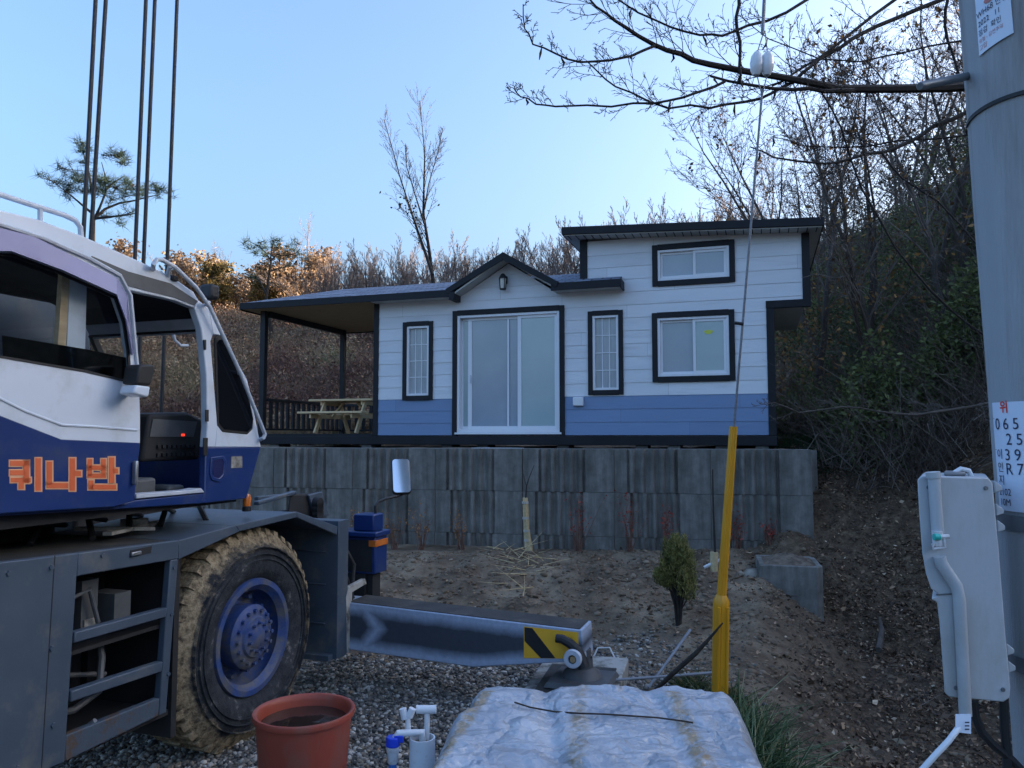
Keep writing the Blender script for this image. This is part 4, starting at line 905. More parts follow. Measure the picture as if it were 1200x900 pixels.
    rl = MB(); xr_ = -5.12; rl.box((xr_-.03,.09,.84),(xr_+.03,D-.10,.90)); rl.box((xr_-.02,.09,.27),(xr_+.02,D-.10,.31)); rail = rl.build('side_railing', M_['post'], root, bevel=.004)
    n = 14
    for i in range(n): y = .22 + i*(D-.5)/(n-1); k = MB(); k.box((xr_-.022,y-.035,.311),(xr_+.022,y+.035,.839)); k.build('baluster', M_['post'], rail)
    rl = MB(); rl.box((-5.06,D-.08,.84),(xl-.06,D-.02,.90)); rl.box((-5.06,D-.07,.27),(xl-.06,D-.03,.31)); rail = rl.build('back_railing', M_['post'], root, bevel=.004)
    for i in range(13): x = -4.93 + i*.19; k = MB(); k.box((x-.035,D-.072,.311),(x+.035,D-.028,.839)); k.build('baluster', M_['post'], rail)
    k = MB(); k.box((h(555,518,-.5).x,-.62,-.07),(h(610,518,-.5).x,-.3,-.045)); o = k.build('white_board', M_['upvc'], None, bevel=.005)
    o.matrix_world = Matrix.Translation(HF.o) @ Matrix.Rotation(HF.a, 4, 'Z'); tag(o, 'short white board lying under the house by the glazed door', 'board')
    # ---- picnic table on the deck
    tp = HF.w((-3.86, 1.15, .20))
    t = empty('picnic_table', tp, HF.a, 'bare pine picnic table with attached benches on the covered deck', 'picnic table')
    k = MB(); LX = .72
    for i in range(5): y = -.36 + .18*i; k.box((-LX,y-.083,.66),(LX,y+.083,.70))
    k.build('tabletop', M_['tablewood'], t, bevel=.006)
    for sy in (-1, 1):
        k = MB()
        for i in (0,1): y = sy*(.62 + .15*i); k.box((-LX,y-.07,.40),(LX,y+.07,.44))
        k.build('bench', M_['tablewood'], t, bevel=.006)
    for sx in (-.46, .46):
        k = MB(); k.box((sx-.02,-.78,.31),(sx+.02,.78,.398)); k.box((sx-.02,-.38,.58),(sx+.02,.38,.658)); k.build('cross_rail', M_['tablewood'], t, bevel=.004)
        for sy in (-1,1): k = MB(); k.bar((sx+.041,sy*.66,.0),(sx+.041,sy*.28,.657),.04,.10,(0,1,0)); k.build('leg', M_['tablewood'], t, bevel=.004)
        k = MB(); k.bar((sx,0,.33),(sx*.3,0,.655),.04,.07,(0,1,0)); k.build('brace', M_['tablewood'], t, bevel=.004)
    return root
# ================================================================== retaining wall of ribbed concrete blocks
def wall_mat():
    m, nt, b = newmat('ribbed_concrete_block'); L = nt.links.new
    tc = N(nt, 'ShaderNodeTexCoord'); mp = N(nt, 'ShaderNodeMapping'); mp.inputs['Scale'].default_value = (7,7,.9); L(tc.outputs['Object'], mp.inputs['Vector'])
    oi = N(nt, 'ShaderNodeObjectInfo'); ad = N(nt, 'ShaderNodeVectorMath', operation='ADD'); L(mp.outputs[0], ad.inputs[0]); L(oi.outputs['Random'], ad.inputs[1])
    n1 = N(nt, 'ShaderNodeTexNoise', Scale=1.0, Detail=8, Roughness=.65); L(ad.outputs[0], n1.inputs['Vector'])
    n2 = N(nt, 'ShaderNodeTexNoise', Scale=3.1, Detail=10, Roughness=.7); L(tc.outputs['Object'], n2.inputs['Vector'])
    r = ramp(nt, n1.outputs['Fac'], [(.32,(.115,.109,.097)),(.5,(.17,.162,.146)),(.68,(.25,.24,.22))]); k = ramp(nt, n2.outputs['Fac'], [(.35,(.62,.62,.60)),(.62,(1.12,1.12,1.12))])
    mx = N(nt, 'ShaderNodeMix', data_type='RGBA', blend_type='MULTIPLY'); mx.inputs[0].default_value = 1; L(r.outputs[0], mx.inputs[6]); L(k.outputs[0], mx.inputs[7])
    hv = N(nt, 'ShaderNodeHueSaturation'); mr = N(nt, 'ShaderNodeMapRange'); mr.inputs['To Min'].default_value = .92; mr.inputs['To Max'].default_value = 1.08
    L(oi.outputs['Random'], mr.inputs['Value']); L(mr.outputs[0], hv.inputs['Value']); L(mx.outputs[2], hv.inputs['Color']); L(hv.outputs[0], b.inputs['Base Color'])
    b.inputs['Roughness'].default_value = .9; n3 = N(nt, 'ShaderNodeTexNoise', Scale=90, Detail=5); L(tc.outputs['Object'], n3.inputs['Vector'])
    bp = N(nt, 'ShaderNodeBump', Strength=.4, Distance=.008); L(n3.outputs['Fac'], bp.inputs['Height']); L(bp.outputs[0], b.inputs['Normal'])
    return m
M_['block'] = wall_mat()
WA = -math.atan(.2222); WF = Frame((WALL_B[0], WALL_B[1], 0), WA)
def block_mesh(w, hgt, d, ribs=True, seed=0):
    """one block: front face at y = 0 with a ribbed field between flat margins"""
    rg = random.Random(seed); k = MB(); n = 120; pr = []
    a, b_ = .15 + rg.uniform(-.03,.03), .66 + rg.uniform(-.03,.03); nr = 5
    for i in range(n + 1):
        t = i/n; y = 0
        if ribs and a < t < b_:
            q = (t-a)/(b_-a)*nr; f = q - int(q); y = .055*(.5 + .5*cos(2*pi*f)) if False else .05*max(0, min(1, (abs(f-.5)*2 - .25)*2.2))
            y = .05 - y if False else y
        pr.append((t*w, y))
    g = .0025
    pr[0] = (g, .006); pr[-1] = (w-g, .006)
    P = [(x,y,g) for x,y in pr] + [(w-g,d,g),(g,d,g)]
    k.prism(P, (0,0,hgt-2*g))
    return k
def build_wall():
    root = empty('retaining_wall', WF.o, WA, 'long grey retaining wall of ribbed concrete blocks holding the house terrace', 'retaining wall')
    bw, bh = 1.40, .652; top = 1.82
    me = {}
    for r in range(3):
        for i in range(9):
            x0 = -(i+1)*bw + .02
            s = (i*3 + r) % 4
            if s not in me: me[s] = block_mesh(bw, bh, .62, True, s).build('wall_block', M_['block'], root, smooth=True, ang=30); o = me[s]
            else: o = me[s].copy(); COL.objects.link(o); o.parent = root
            o.location = (x0 + random.uniform(-.003,.003), random.uniform(-.005,.005), top - (r+1)*bh)
    for r in range(3):      # the return of the wall, set back a little
        k = block_mesh(1.4, bh, .6, True, 20+r).build('wall_block', M_['block'], root, smooth=True, ang=30)
        k.location = (-1.4+.19, .66, top - (r+1)*bh - .02)
    # loose hollow block at the corner, filled with soil
    B = at(929, 732, 9.55); z0 = -.42; zt = .42
    e = empty('hollow_block', (B.x, B.y, z0), radians(-14), 'grey hollow concrete block packed with soil at the right end of the wall', 'concrete block')
    k = MB(); o_ = [(-.37,0),(.30,0),(.37,.07),(.37,.8),(.30,.87),(-.37,.87)]; cx, cy = 0, .43
    i_ = [(cx+(x-cx)*.82, cy+(y-cy)*.86) for x,y in o_]
    hh = zt - z0
    k.ring([(x,y,0) for x,y in o_], [(x,y,0) for x,y in i_], (0,0,hh)); k.build('block_shell', M_['block'], e, bevel=.012)
    k = MB(); n = 18
    vs = []; 
    for j in range(n+1):
        for i in range(n+1):
            x, y = -.32 + .64*i/n, .05 + .76*j/n; vs.append((x, y, hh - .015 + .10*sin(pi*i/n)*sin(pi*j/n) + random.uniform(-.015,.015)))
    k.add(vs, [(j*(n+1)+i, j*(n+1)+i+1, (j+1)*(n+1)+i+1, (j+1)*(n+1)+i) for j in range(n) for i in range(n)])
    k.build('soil_fill', pm('dry_soil', (.07,.05,.035), (.20,.16,.12), 12, .95, bump=.8, bsc=60), e, smooth=True, ang=60)
# ================================================================== things in the yard
M_['tub'] = pm('terracotta_plastic', (.27,.048,.026), (.31,.058,.033), 3, .42, .55, dirt=(.20,.095,.07), dsc=4.5, dth=(.48,.72), stretch=(1,1,.4), bump=.08, bsc=40)
M_['pvc'] = pm('white_pvc', (.60,.64,.68), (.70,.73,.76), 6, .4, dirt=(.35,.30,.25), dsc=9, dth=(.55,.75))
M_['bluep'] = pm('blue_plastic', (.01,.04,.50), (.015,.06,.6), 6, .35)
M_['hose'] = pm('blue_hose', (.02,.13,.42), (.03,.16,.48), 6, .4)
M_['guard'] = pm('yellow_guard_plastic', (.62,.27,.008), (.68,.32,.012), 2, .38, .5, stretch=(3,3,.6), dirt=(.40,.20,.03), dsc=8, dth=(.58,.8))
M_['galv'] = pm('galvanised_strand', (.14,.15,.17), (.22,.23,.25), 60, .5, metal=.5)
M_['porc'] = pm('white_porcelain', (.62,.64,.66), (.7,.71,.73), 6, .2, coat=.5)
M_['bark'] = pm('dark_bark', (.016,.013,.011), (.035,.029,.024), 14, .9, bump=.5, bsc=50)
M_['barkg'] = pm('grey_bark', (.055,.045,.037), (.11,.092,.078), 10, .9, bump=.4, bsc=40)
M_['straw'] = pm('straw', (.42,.31,.16), (.62,.49,.28), 20, .8)
M_['tie'] = pm('dull_tie', (.36,.33,.28), (.5,.48,.44), 20, .8)
M_['ribbon'] = pm('white_ribbon', (.62,.63,.64), (.7,.7,.7), 8, .6)
M_['stick'] = pm('dark_stick', (.022,.017,.013), (.05,.038,.028), 14, .9, bump=.5)
M_['rod'] = pm('grey_conduit_rod', (.17,.19,.22), (.24,.26,.29), 12, .5)
M_['conc'] = pm('pole_concrete', (.30,.32,.335), (.36,.38,.395), 1.6, .75, .85, stretch=(3.5,3.5,.22), dirt=(.19,.185,.175), dsc=1.7, dth=(.48,.68), bump=.45, bsc=70)
M_['meter'] = pm('meter_box_plastic', (.40,.44,.47), (.46,.50,.53), 2.5, .45, .55, dirt=(.31,.315,.30), dsc=3.2, dth=(.47,.72), stretch=(1,1,.45), bump=.05, bsc=90)
M_['teal'] = pm('teal_plastic', (.02,.42,.36), (.03,.48,.4), 6, .35)
M_['plate'] = pm('white_enamel_plate', (.58,.66,.78), (.63,.70,.80), 4, .35)
M_['ink'] = pm('dark_blue_ink', (.02,.025,.06), None, 4, .5)
M_['redink'] = pm('red_ink', (.60,.04,.03), None, 4, .5)
M_['faintred'] = pm('faded_red_ink', (.45,.16,.15), None, 4, .5)
M_['band'] = pm('band_steel', (.16,.18,.20), (.22,.24,.26), 10, .45, metal=.6)
def tarp_mat():
    m, nt, b = newmat('silver_tarp'); L = nt.links.new
    tc = N(nt, 'ShaderNodeTexCoord'); co = tc.outputs['Object']
    n1 = N(nt, 'ShaderNodeTexNoise', Scale=3.5, Detail=10, Roughness=.65); L(co, n1.inputs['Vector'])
    base = ramp(nt, n1.outputs['Fac'], [(.3,(.25,.28,.325)),(.5,(.37,.40,.45)),(.7,(.50,.525,.56))])
    at_ = N(nt, 'ShaderNodeAttribute', attribute_name='strip')
    n2 = N(nt, 'ShaderNodeTexNoise', Scale=22, Detail=8, Roughness=.75); L(co, n2.inputs['Vector'])
    mu = N(nt, 'ShaderNodeMath', operation='MULTIPLY_ADD'); L(n2.outputs['Fac'], mu.inputs[0]); mu.inputs[1].default_value = 2.3; mu.inputs[2].default_value = -.85
    mm = N(nt, 'ShaderNodeMath', operation='MULTIPLY'); mm.use_clamp = True; L(mu.outputs[0], mm.inputs[0]); L(at_.outputs['Fac'], mm.inputs[1])
    k = ramp(nt, mm.outputs[0], [(.02,(0,0,0)),(.30,(1,1,1))])
    mx = N(nt, 'ShaderNodeMix', data_type='RGBA'); L(k.outputs[0], mx.inputs[0]); L(base.outputs[0], mx.inputs[6]); mx.inputs[7].default_value = (.30,.225,.135,1)
    L(mx.outputs[2], b.inputs['Base Color']); b.inputs['Roughness'].default_value = .34; b.inputs['Specular IOR Level'].default_value = .8
    n3 = N(nt, 'ShaderNodeTexNoise', Scale=14, Detail=9, Roughness=.6, Distortion=1.2); L(co, n3.inputs['Vector'])
    bp = N(nt, 'ShaderNodeBump', Strength=.32, Distance=.02); L(n3.outputs['Fac'], bp.inputs['Height'])
    nd = N(nt, 'ShaderNodeTexNoise', Scale=2.6, Detail=5); L(co, nd.inputs['Vector']); va = N(nt, 'ShaderNodeVectorMath', operation='MULTIPLY_ADD'); L(nd.outputs['Color'], va.inputs[0]); va.inputs[1].default_value = (.55,.55,.55); L(co, va.inputs[2])
    prev = bp
    for sc_, st_ in ((2.4,.9),(5.5,.6),(13,.18)):
        wv = N(nt, 'ShaderNodeTexVoronoi', Scale=sc_, feature='DISTANCE_TO_EDGE'); L(va.outputs[0], wv.inputs['Vector']); rr = ramp(nt, wv.outputs['Distance'], [(0,(0,0,0)),(.16,(1,1,1))])
        b2 = N(nt, 'ShaderNodeBump', Strength=st_, Distance=.05/sc_); L(rr.outputs[0], b2.inputs['Height']); L(prev.outputs[0], b2.inputs['Normal']); prev = b2
    L(prev.outputs[0], b.inputs['Normal'])
    return m
def build_tarp():
    # a covered pile: soft-cornered top at about 0.6 m, skirts to the ground
    cs = [at(577,800,4.30), at(853,822,4.20), at(878,905,3.22), at(497,905,3.22)]
    ctr = Vector((.42, 3.55, 0))
    gx0, gx1, gy0, gy1 = -.80, 1.60, 2.35, 4.62; n, m_ = 300, 280
    X, Y = np.meshgrid(np.linspace(gx0, gx1, n), np.linspace(gy0, gy1, m_))
    # signed inside distance of a slanted quadrilateral
    Q = [(-.20,4.32),(1.20,4.24),(1.02,2.9),(-.44,2.9)]
    dmin = None
    for i in range(4):
        (x0,y0),(x1,y1) = Q[i], Q[(i+1)%4]; ex, ey = x1-x0, y1-y0; l = sqrt(ex*ex+ey*ey)
        d = ((X-x0)*ey - (Y-y0)*ex)/l
        dmin = d if dmin is None else -np.logaddexp(-dmin*16, -d*16)/16
    dd = dmin + .05*fbm(X*2.4, Y*2.4, 3) 
    t = ss(-.20, .07, dd)
    G = H(X, Y)
    wr = .018*np.abs(fbm(X*2.2+Y*.8, Y*5, 5)) + .006*fbm(X*9, Y*9, 6) + .006*np.abs(fbm(X*16+Y*6, Y*5-X*5, 9)) + .05*fbm(X*1.5, Y*1.5, 12, 2) + .010*np.abs(np.sin(9*Y + 2.2*X + 3*fbm(X*1.2,Y*1.2,18)))
    wr = wr - .028*np.exp(-((X-.18)/.05)**2) - .02*np.exp(-((X-.72)/.05)**2)
    rid = lambda u, v, s: 1 - 2*np.abs(fbm(u, v, s, 2))
    wr = wr + .011*rid(X*3+Y*1.5, Y*6-X, 61)**3 + .006*rid(X*8-Y*3, Y*9+X*4, 62)**3 + .006*rid(X*19, Y*15+X*7, 63)**2*.5 - .01
    top = .640 + wr - .16*ss(.25, -.5, X) * 0
    fold = .05*np.sin(np.arctan2(Y-ctr.y, X-ctr.x)*17 + 3*fbm(X*2, Y*2, 8))
    Z = G*(1-t) + top*t + fold*t*(1-t)*2 + .012
    keep = dd > -.33
    V = np.stack([X.ravel(), Y.ravel(), Z.ravel()], 1)
    i = np.arange(n*m_).reshape(m_, n)
    kf = keep[:-1,:-1] & keep[1:,1:] & keep[:-1,1:] & keep[1:,:-1]
    F = np.stack([i[:-1,:-1][kf], i[:-1,1:][kf], i[1:,1:][kf], i[1:,:-1][kf]], 1)
    used = np.unique(F); mp = np.zeros(len(V), int); mp[used] = np.arange(len(used)); x, y = X.ravel(), Y.ravel()
    st = np.zeros(len(V))
    for (xa, ya, xb, yb, w) in ((-.13,4.15,-.42,2.8,.032),(.37,4.22,.22,2.8,.045),(.84,4.15,.76,2.8,.04)):
        xc = xa + (y - ya)/(yb - ya)*(xb - xa); st = np.maximum(st, np.clip(1.35 - np.abs(x - xc)/w*.9, 0, 1)*(y < ya)*(.55+.9*(fbm(x*3, y*1.5, 44)+.4)))
    o = npmesh('tarp_covered_pile', V[used], mp[F], tarp_mat(), {'strip': st[used]}, smooth=True)
    so = o.modifiers.new('thickness', 'SOLIDIFY'); so.thickness = .006
    tag(o, 'low pile under a crumpled silver tarp with faded tan tape strips', 'tarp')
    # dark cord lying across the sheet
    from mathutils.bvhtree import BVHTree
    bv = BVHTree.FromPolygons([tuple(v) for v in V[used]], [tuple(f) for f in mp[F]])
    P = []
    for px, py in ((603,826),(622,832),(650,837),(680,839),(710,840),(740,842),(770,844),(800,848),(812,850)):
        q = at(px, py, 4.0); hit = bv.ray_cast(CAM, (q - CAM).normalized())
        if hit[0]: P.append(hit[0] + Vector((0,-.003,.013)))
    MBk = MB(); MBk.tube(P, .0042, 8); c_ = MBk.build('cord', M_['stick'], smooth=True); tag(c_, 'thin dark cord lying across the silver tarp', 'cord')
def build_bucket():
    rim = at(356.5, 831, 3.9); z0 = hz(rim.x, rim.y); hgt = rim.z - z0
    e = empty('plastic_tub', (rim.x, rim.y, z0), 0, 'large terracotta red plastic tub of dark water on the gravel', 'tub')
    R, rb = .236, .185; k = MB()
    k.lathe([(0,0),(rb-.01,0),(rb,.01),(R-.006,hgt-.032),(R+.008,hgt-.029),(R+.012,hgt-.008),(R+.008,hgt),(R-.004,hgt),(R-.012,hgt-.008),(R-.016,hgt-.03),(rb-.006,.02),(0,.02)], (0,0,0), (0,0,1), 72)
    k.build('tub_body', M_['tub'], e, smooth=True, ang=50)
    k = MB(); k.lathe([(0,0),(R-.026,0)], (0,0,hgt-.055), (0,0,1), 64)
    m, nt, b = newmat('murky_water'); b.inputs['Base Color'].default_value = (.030,.018,.014,1); b.inputs['Roughness'].default_value = .07
    n3 = N(nt, 'ShaderNodeTexNoise', Scale=14, Detail=2); tc = N(nt, 'ShaderNodeTexCoord'); nt.links.new(tc.outputs['Object'], n3.inputs['Vector']); bp = N(nt, 'ShaderNodeBump', Strength=.06, Distance=.02); nt.links.new(n3.outputs['Fac'], bp.inputs['Height']); nt.links.new(bp.outputs[0], b.inputs['Normal'])
    k.build('water', m, e)
def build_tap():
    p = at(495, 864, 3.95); z0 = hz(p.x, p.y); H_ = p.z - z0
    e = empty('water_tap', (p.x, p.y, z0), 0, 'white plastic standpipe and tap with blue valve beside the tarp', 'water tap')
    k = MB(); k.lathe([(.066,0),(.064,H_),(.056,H_),(.056,H_-.05)], (0,0,0), (0,0,1), 28); k.build('sleeve_pipe', M_['pvc'], e, smooth=True)
    k = MB(); k.lathe([(0,H_-.012),(.0559,H_-.03)], (0,0,0), (0,0,1), 20); k.build('soil_plug', bpy.data.materials['dry_soil'], e)
    k = MB(); zt = H_ + .01
    k.tube([(.0,-.0,zt-.03),(-.0,-.01,zt+.02),(-.03,-.02,zt+.02),(-.12,-.03,zt+.02),(-.132,-.03,zt+.0),(-.132,-.03,zt-.03)], .017, 12); k.tube([(-.07,0,zt+.01),(-.075,0,zt+.10)], .013, 10); k.tube([(.018,.03,zt-.04),(.02,.03,zt+.10)], .014, 10)
    k.tube([(-.035,.03,zt+.115),(.065,.03,zt+.115)], .021, 12)
    k.tube([(-.10,0,zt+.13),(-.088,0,zt+.08)], .018, 10); k.tube([(-.05,0,zt+.13),(-.066,0,zt+.09)], .018, 10)
    k.build('pipe_fittings', M_['pvc'], e, smooth=True)
    k = MB(); k.lathe([(0,.0),(.034,.0),(.036,-.045),(0,-.045)], (-.142,-.03,zt+.005), (0,0,1), 14); k.box((-.135,-.05,zt-.02),(-.09,-.01,zt+.015)); k.build('valve', M_['bluep'], e, bevel=.004)
    k = MB(); k.lathe([(0,-.046),(.034,-.046),(.03,-.075),(.027,-.08),(.027,-.12),(.02,-.13)], (-.142,-.03,zt+.005), (0,0,1), 14); k.build('valve_body', M_['pvc'], e, smooth=True)
    k = MB(); k.tube([(-.142,-.03,zt-.12),(-.145,-.03,zt-.25),(-.15,-.04,.02)], .020, 10); k.build('hose', M_['hose'], e, smooth=True)
def build_guy():
    B = at(843, 830, 5.55); z0 = hz(B.x, B.y); B.z = z0
    T = at(859.5, 500, 5.42); K = at(845.5, 700, 5.5)
    e = empty('guy_wire', B, 0, 'utility pole guy wire in a tall yellow plastic guard with white insulator', 'guy wire')
    L_ = lambda p: Vector(p) - B
    d = (T - B).normalized()
    a, b_ = L_(K), L_(T)
    k = MB(); k.tube([L_(B), a - d*.05, a - d*.02, a + d*.02], [.058,.058,.056,.034], 10)
    k.tube([a, b_], [.034,.029], 10)
    for off, r1 in ((.03,.012),(-.03,.012)):
        k.tube([L_(B) + Vector((off,-.05,0)), a + Vector((off,-.05,-.06))], .012, 8); k.tube([a + Vector((off*.5,-.026,.02)), b_ + Vector((off*.5,-.024,0))], .008, 8)
    k.build('guard_sleeve', M_['guard'], e, smooth=True, ang=30)
    ins = at(893, 73, 5.2); top = at(899, -40, 5.15); far = top + (top - ins).normalized()*3
    k = MB(); k.tube([L_(T) - d*.1, L_(at(893.5,104,5.22))], .0085, 8); k.tube([L_(at(893.5,40,5.18)), L_(far)], .0125, 8)
    i0, i1 = at(888,60,5.2), at(893.5,108,5.22)
    for s in (-1,1): k.tube([L_(at(896+s*.5,36,5.18)), L_(at(893+s*7,66,5.2)), L_(at(893+s*6,88,5.2)), L_(at(893,112,5.22))], .004, 6)
    k.build('steel_strand', M_['galv'], e, smooth=True)
    ax = (at(894,60,5.2) - at(892.5,88,5.2)).normalized()
    for s in (-1,1):
        k = MB(); k.lathe([(0,-.085),(.022,-.085),(.040,-.05),(.046,0),(.040,.05),(.022,.08),(0,.083)], L_(at(893+s*6.3,74.5,5.2)), ax, 18); k.build('insulator', M_['porc'], e, smooth=True)
    tw = at(869,380,5.36); k = MB(); k.tube([L_(tw)+Vector((-.05,0,.01)), L_(tw)+Vector((.01,-.01,0))], .012, 8); k.build('wire_clip', M_['black'], e)
def text_mesh(s, size, m, parent, loc_fn, name='lettering', align='LEFT', sx=1, off=0.0):
    cu = bpy.data.curves.new(name, 'FONT'); cu.body = s; cu.size = size; cu.align_x = align; cu.offset = off
    o = bpy.data.objects.new(name, cu); COL.objects.link(o)
    dg = bpy.context.evaluated_depsgraph_get(); dg.update(); me = bpy.data.meshes.new_from_object(o.evaluated_get(dg))
    bpy.data.objects.remove(o); bpy.data.curves.remove(cu)
    for v in me.vertices: v.co = loc_fn(v.co.x*sx, v.co.y)
    me.name = name; me.materials.clear(); return link(name, me, m, parent)
def build_pole():
    D_ = 2.80; pts = []
    def centre(px, py, r):
        d = ray(px, py); ang = atan2(d.x, d.y) + math.asin(r/D_); return Vector((D_*sin(ang), D_*cos(ang), 2 + d.z/sqrt(d.x**2+d.y**2)*sqrt(D_**2-r*r)))
    rows = [centre(1123,0,.150), centre(1140,240,.158), centre(1156,440,.166), centre(1166,580,.171), centre(1173,690,.175)]
    rad = [.150,.158,.166,.171,.175]
    t0 = rows[0] + (rows[0] - rows[2])*(4.5/(rows[0].z - rows[2].z)); b0 = rows[4] + (rows[4]-rows[2])*((rows[4].z - .0)/(rows[2].z - rows[4].z)); b0.z = hz(b0.x, b0.y) - .05
    P = [t0] + rows + [b0]; R = [.135] + rad + [.185]
    base = Vector(b0)
    e = empty('utility_pole', base, 0, 'round grey concrete utility pole at the right edge with plates and straps', 'utility pole')
    k = MB(); k.tube([p - base for p in P[::-1]], R[::-1], 64); k.build('pole_shaft', M_['conc'], e, smooth=True, ang=60)
    def axis(z):
        for p, q, r0, r1 in zip(P, P[1:], R, R[1:]):
            if q.z <= z <= p.z: t = (z - q.z)/(p.z - q.z); return q + (p-q)*t, r1 + (r0-r1)*t
        return P[0], R[0]
    def surf(z, th, off=0):     # th: angle from the direction towards the camera, clockwise seen from above
        a_, r = axis(z); dv = Vector((CAM.x - a_.x, CAM.y - a_.y, 0)).normalized(); ang = atan2(dv.y, dv.x) + th
        return a_ + Vector((cos(ang), sin(ang), 0))*(r + off)
    def zat(px, py): d = ray(px, py); return 2 + d.z/sqrt(d.x**2+d.y**2)*(D_ - .12)
    # strap high up, two straps by the meter box
    for py_, w, m, nm, sl in ((128,.006,'black','thin_band',0),(612,.022,'band','steel_band',0),(776,.022,'band','steel_band',0)):
        z = zat(1165, py_); k = MB(); n = 48; vs = []; fs = []
        for j, (o_, dz) in enumerate(((.002,-w),(.006,-w),(.006,w),(.002,w))):
            for i in range(n): vs.append(surf(z + dz + .02*cos(2*pi*i/n - .3)*(py_ == 128), 2*pi*i/n, o_) - base)
        for j in range(4):
            for i in range(n): fs.append((j*n+i, j*n+(i+1)%n, ((j+1)%4)*n+(i+1)%n, ((j+1)%4)*n+i))
        k.add(vs, fs); k.build(nm, M_[m], e)
    # climbing bolt on the left
    zb = zat(1128, 74); a_, r = axis(zb)
    q0 = surf(zb, -1.45, -.03); q1 = at(1078, 101, 2.18)
    k = MB(); dd = (q1 - q0).normalized(); k.tube([q0 - base, q1 - dd*.004 - base, q1 - base], [.0125,.0125,.010], 12); k.build('step_bolt', M_['band'], e, smooth=True)
    # plates wrapped on the pole
    def thof(px, py):
        d = ray(px, py); z = 2; best = None
        for i in range(-160, 161):
            th = i/100; 
            zz_ = zat(px, py); s_ = surf(zz_, th); dv = s_ - CAM; pxx = 600 + FPX*dv.x/(dv.y*cos(PITCH)+ (s_.z-2)*sin(PITCH))
            if best is None or abs(pxx - px) < best[0]: best = (abs(pxx-px), th)
        return best[1]
    def plate(name, th0, th1, zt_, zb_, label, cat, m, sl=0):
        pe = empty(name, surf((zt_+zb_)/2, (th0+th1)/2, .004), 0, label, cat); o0 = pe.location.copy(); k = MB(); n, mm = 16, 4; vs = []; fs = []
        for o_ in (.004, .006):
            for j in range(mm+1):
                for i in range(n+1): th = th0 + (th1-th0)*i/n; vs.append(surf(zt_ + (zb_-zt_)*j/mm + sl*(i/n), th, o_) - o0)
        st = (n+1)*(mm+1)
        for j in range(mm):
            for i in range(n): a = j*(n+1)+i; fs += [(a,a+1,a+n+2,a+n+1), (st+a,st+a+n+1,st+a+n+2,st+a+1)]
        ed = [i for i in range(n+1)] + [j*(n+1)+n for j in range(1,mm+1)] + [mm*(n+1)+i for i in range(n-1,-1,-1)] + [j*(n+1) for j in range(mm-1,0,-1)]
        for a, b in zip(ed, ed[1:] + ed[:1]): fs.append((a, st+a, st+b, b))
        k.add(vs, fs); k.build('plate_sheet', m, pe, smooth=True)
        wid = abs(th1-th0)*.17
        f = lambda x, y: surf(zt_ - y + sl*(x/wid), th0 + (th1-th0)*x/wid, .0075) - o0      # x to the right, y downwards
        return pe, f, wid
    # number plate; figures run on round the pole
    thL = thof(1170, 540); zt_, zb_ = zat(1180,471), zat(1180,599)
    pe, f, wid = plate('pole_number_plate', thL, thL + 1.02, zt_, zb_, 'white pole number plate with red mark and dark figures above the meter box', 'number plate', M_['plate'])
    Hh = zt_ - zb_
    rows_ = [('위', .036, .028, .036, 'redink', .0008), ('0 6 5', .012, .078, .044, 'ink', .0), ('2 5', .050, .122, .044, 'ink', .0), ('이', .010, .160, .030, 'ink', 0), ('3 9', .042, .166, .044, 'ink', .0), ('인', .010, .198, .030, 'ink', 0), ('R 7', .042, .206, .044, 'ink', .0), ('지', .010, .234, .030, 'ink', 0), ('2102', .008, .266, .026, 'ink', 0), ('10M', .010, .295, .026, 'ink', 0)]
    sc_ = Hh/.31
    for s_, x, y, sz, m, of in rows_:
        text_mesh(s_, sz*sc_*1.05, M_[m], pe, lambda a, b, x=x, y=y: f(x*sc_ + a, y*sc_ - b), 'plate_lettering', sx=.86, off=of)
    k = MB()
    for y in (.046, .136, .242): k.add([f(0.004,y*sc_), f(wid-.004,y*sc_), f(wid-.004,(y+.0012)*sc_), f(.004,(y+.0012)*sc_)], [(0,1,2,3)])
    k.build('ruled_line', M_['ink'], pe)
    thA, thB = thof(1147, 30), thof(1186, 20); za, zb3 = zat(1150,-6), zat(1150,65)
    pe, f, wid = plate('inspection_plate', thA, thB, za, zb3, 'small white notice plate with red emblem high on the concrete pole', 'notice plate', M_['plate'], sl=.030)
    hh = za - zb3
    k = MB(); k.prism([f(wid*.45+.016*cos(a)*1.1, hh*.22+.011*sin(a)) for a in [2*pi*i/18 for i in range(18)]], (-.0004,-.0004,0)); k.build('emblem', M_['faintred'], pe)
    for s_, x, y, sz, m in (('WH68 안전', .02, .40, .030, 'ink'), ('2022   11', .05, .55, .028, 'ink'), ('점검  확인', .04, .70, .026, 'ink'), ('위험 - 감전주의', .04, .82, .018, 'faintred'), ('고압', .04, .94, .022, 'faintred')):
        text_mesh(s_, sz*.86, M_[m], pe, lambda a, b, x=x, y=y: f(x*wid + a, y*hh - b), 'plate_lettering', sx=.78)
    return e, base, axis, surf, zat
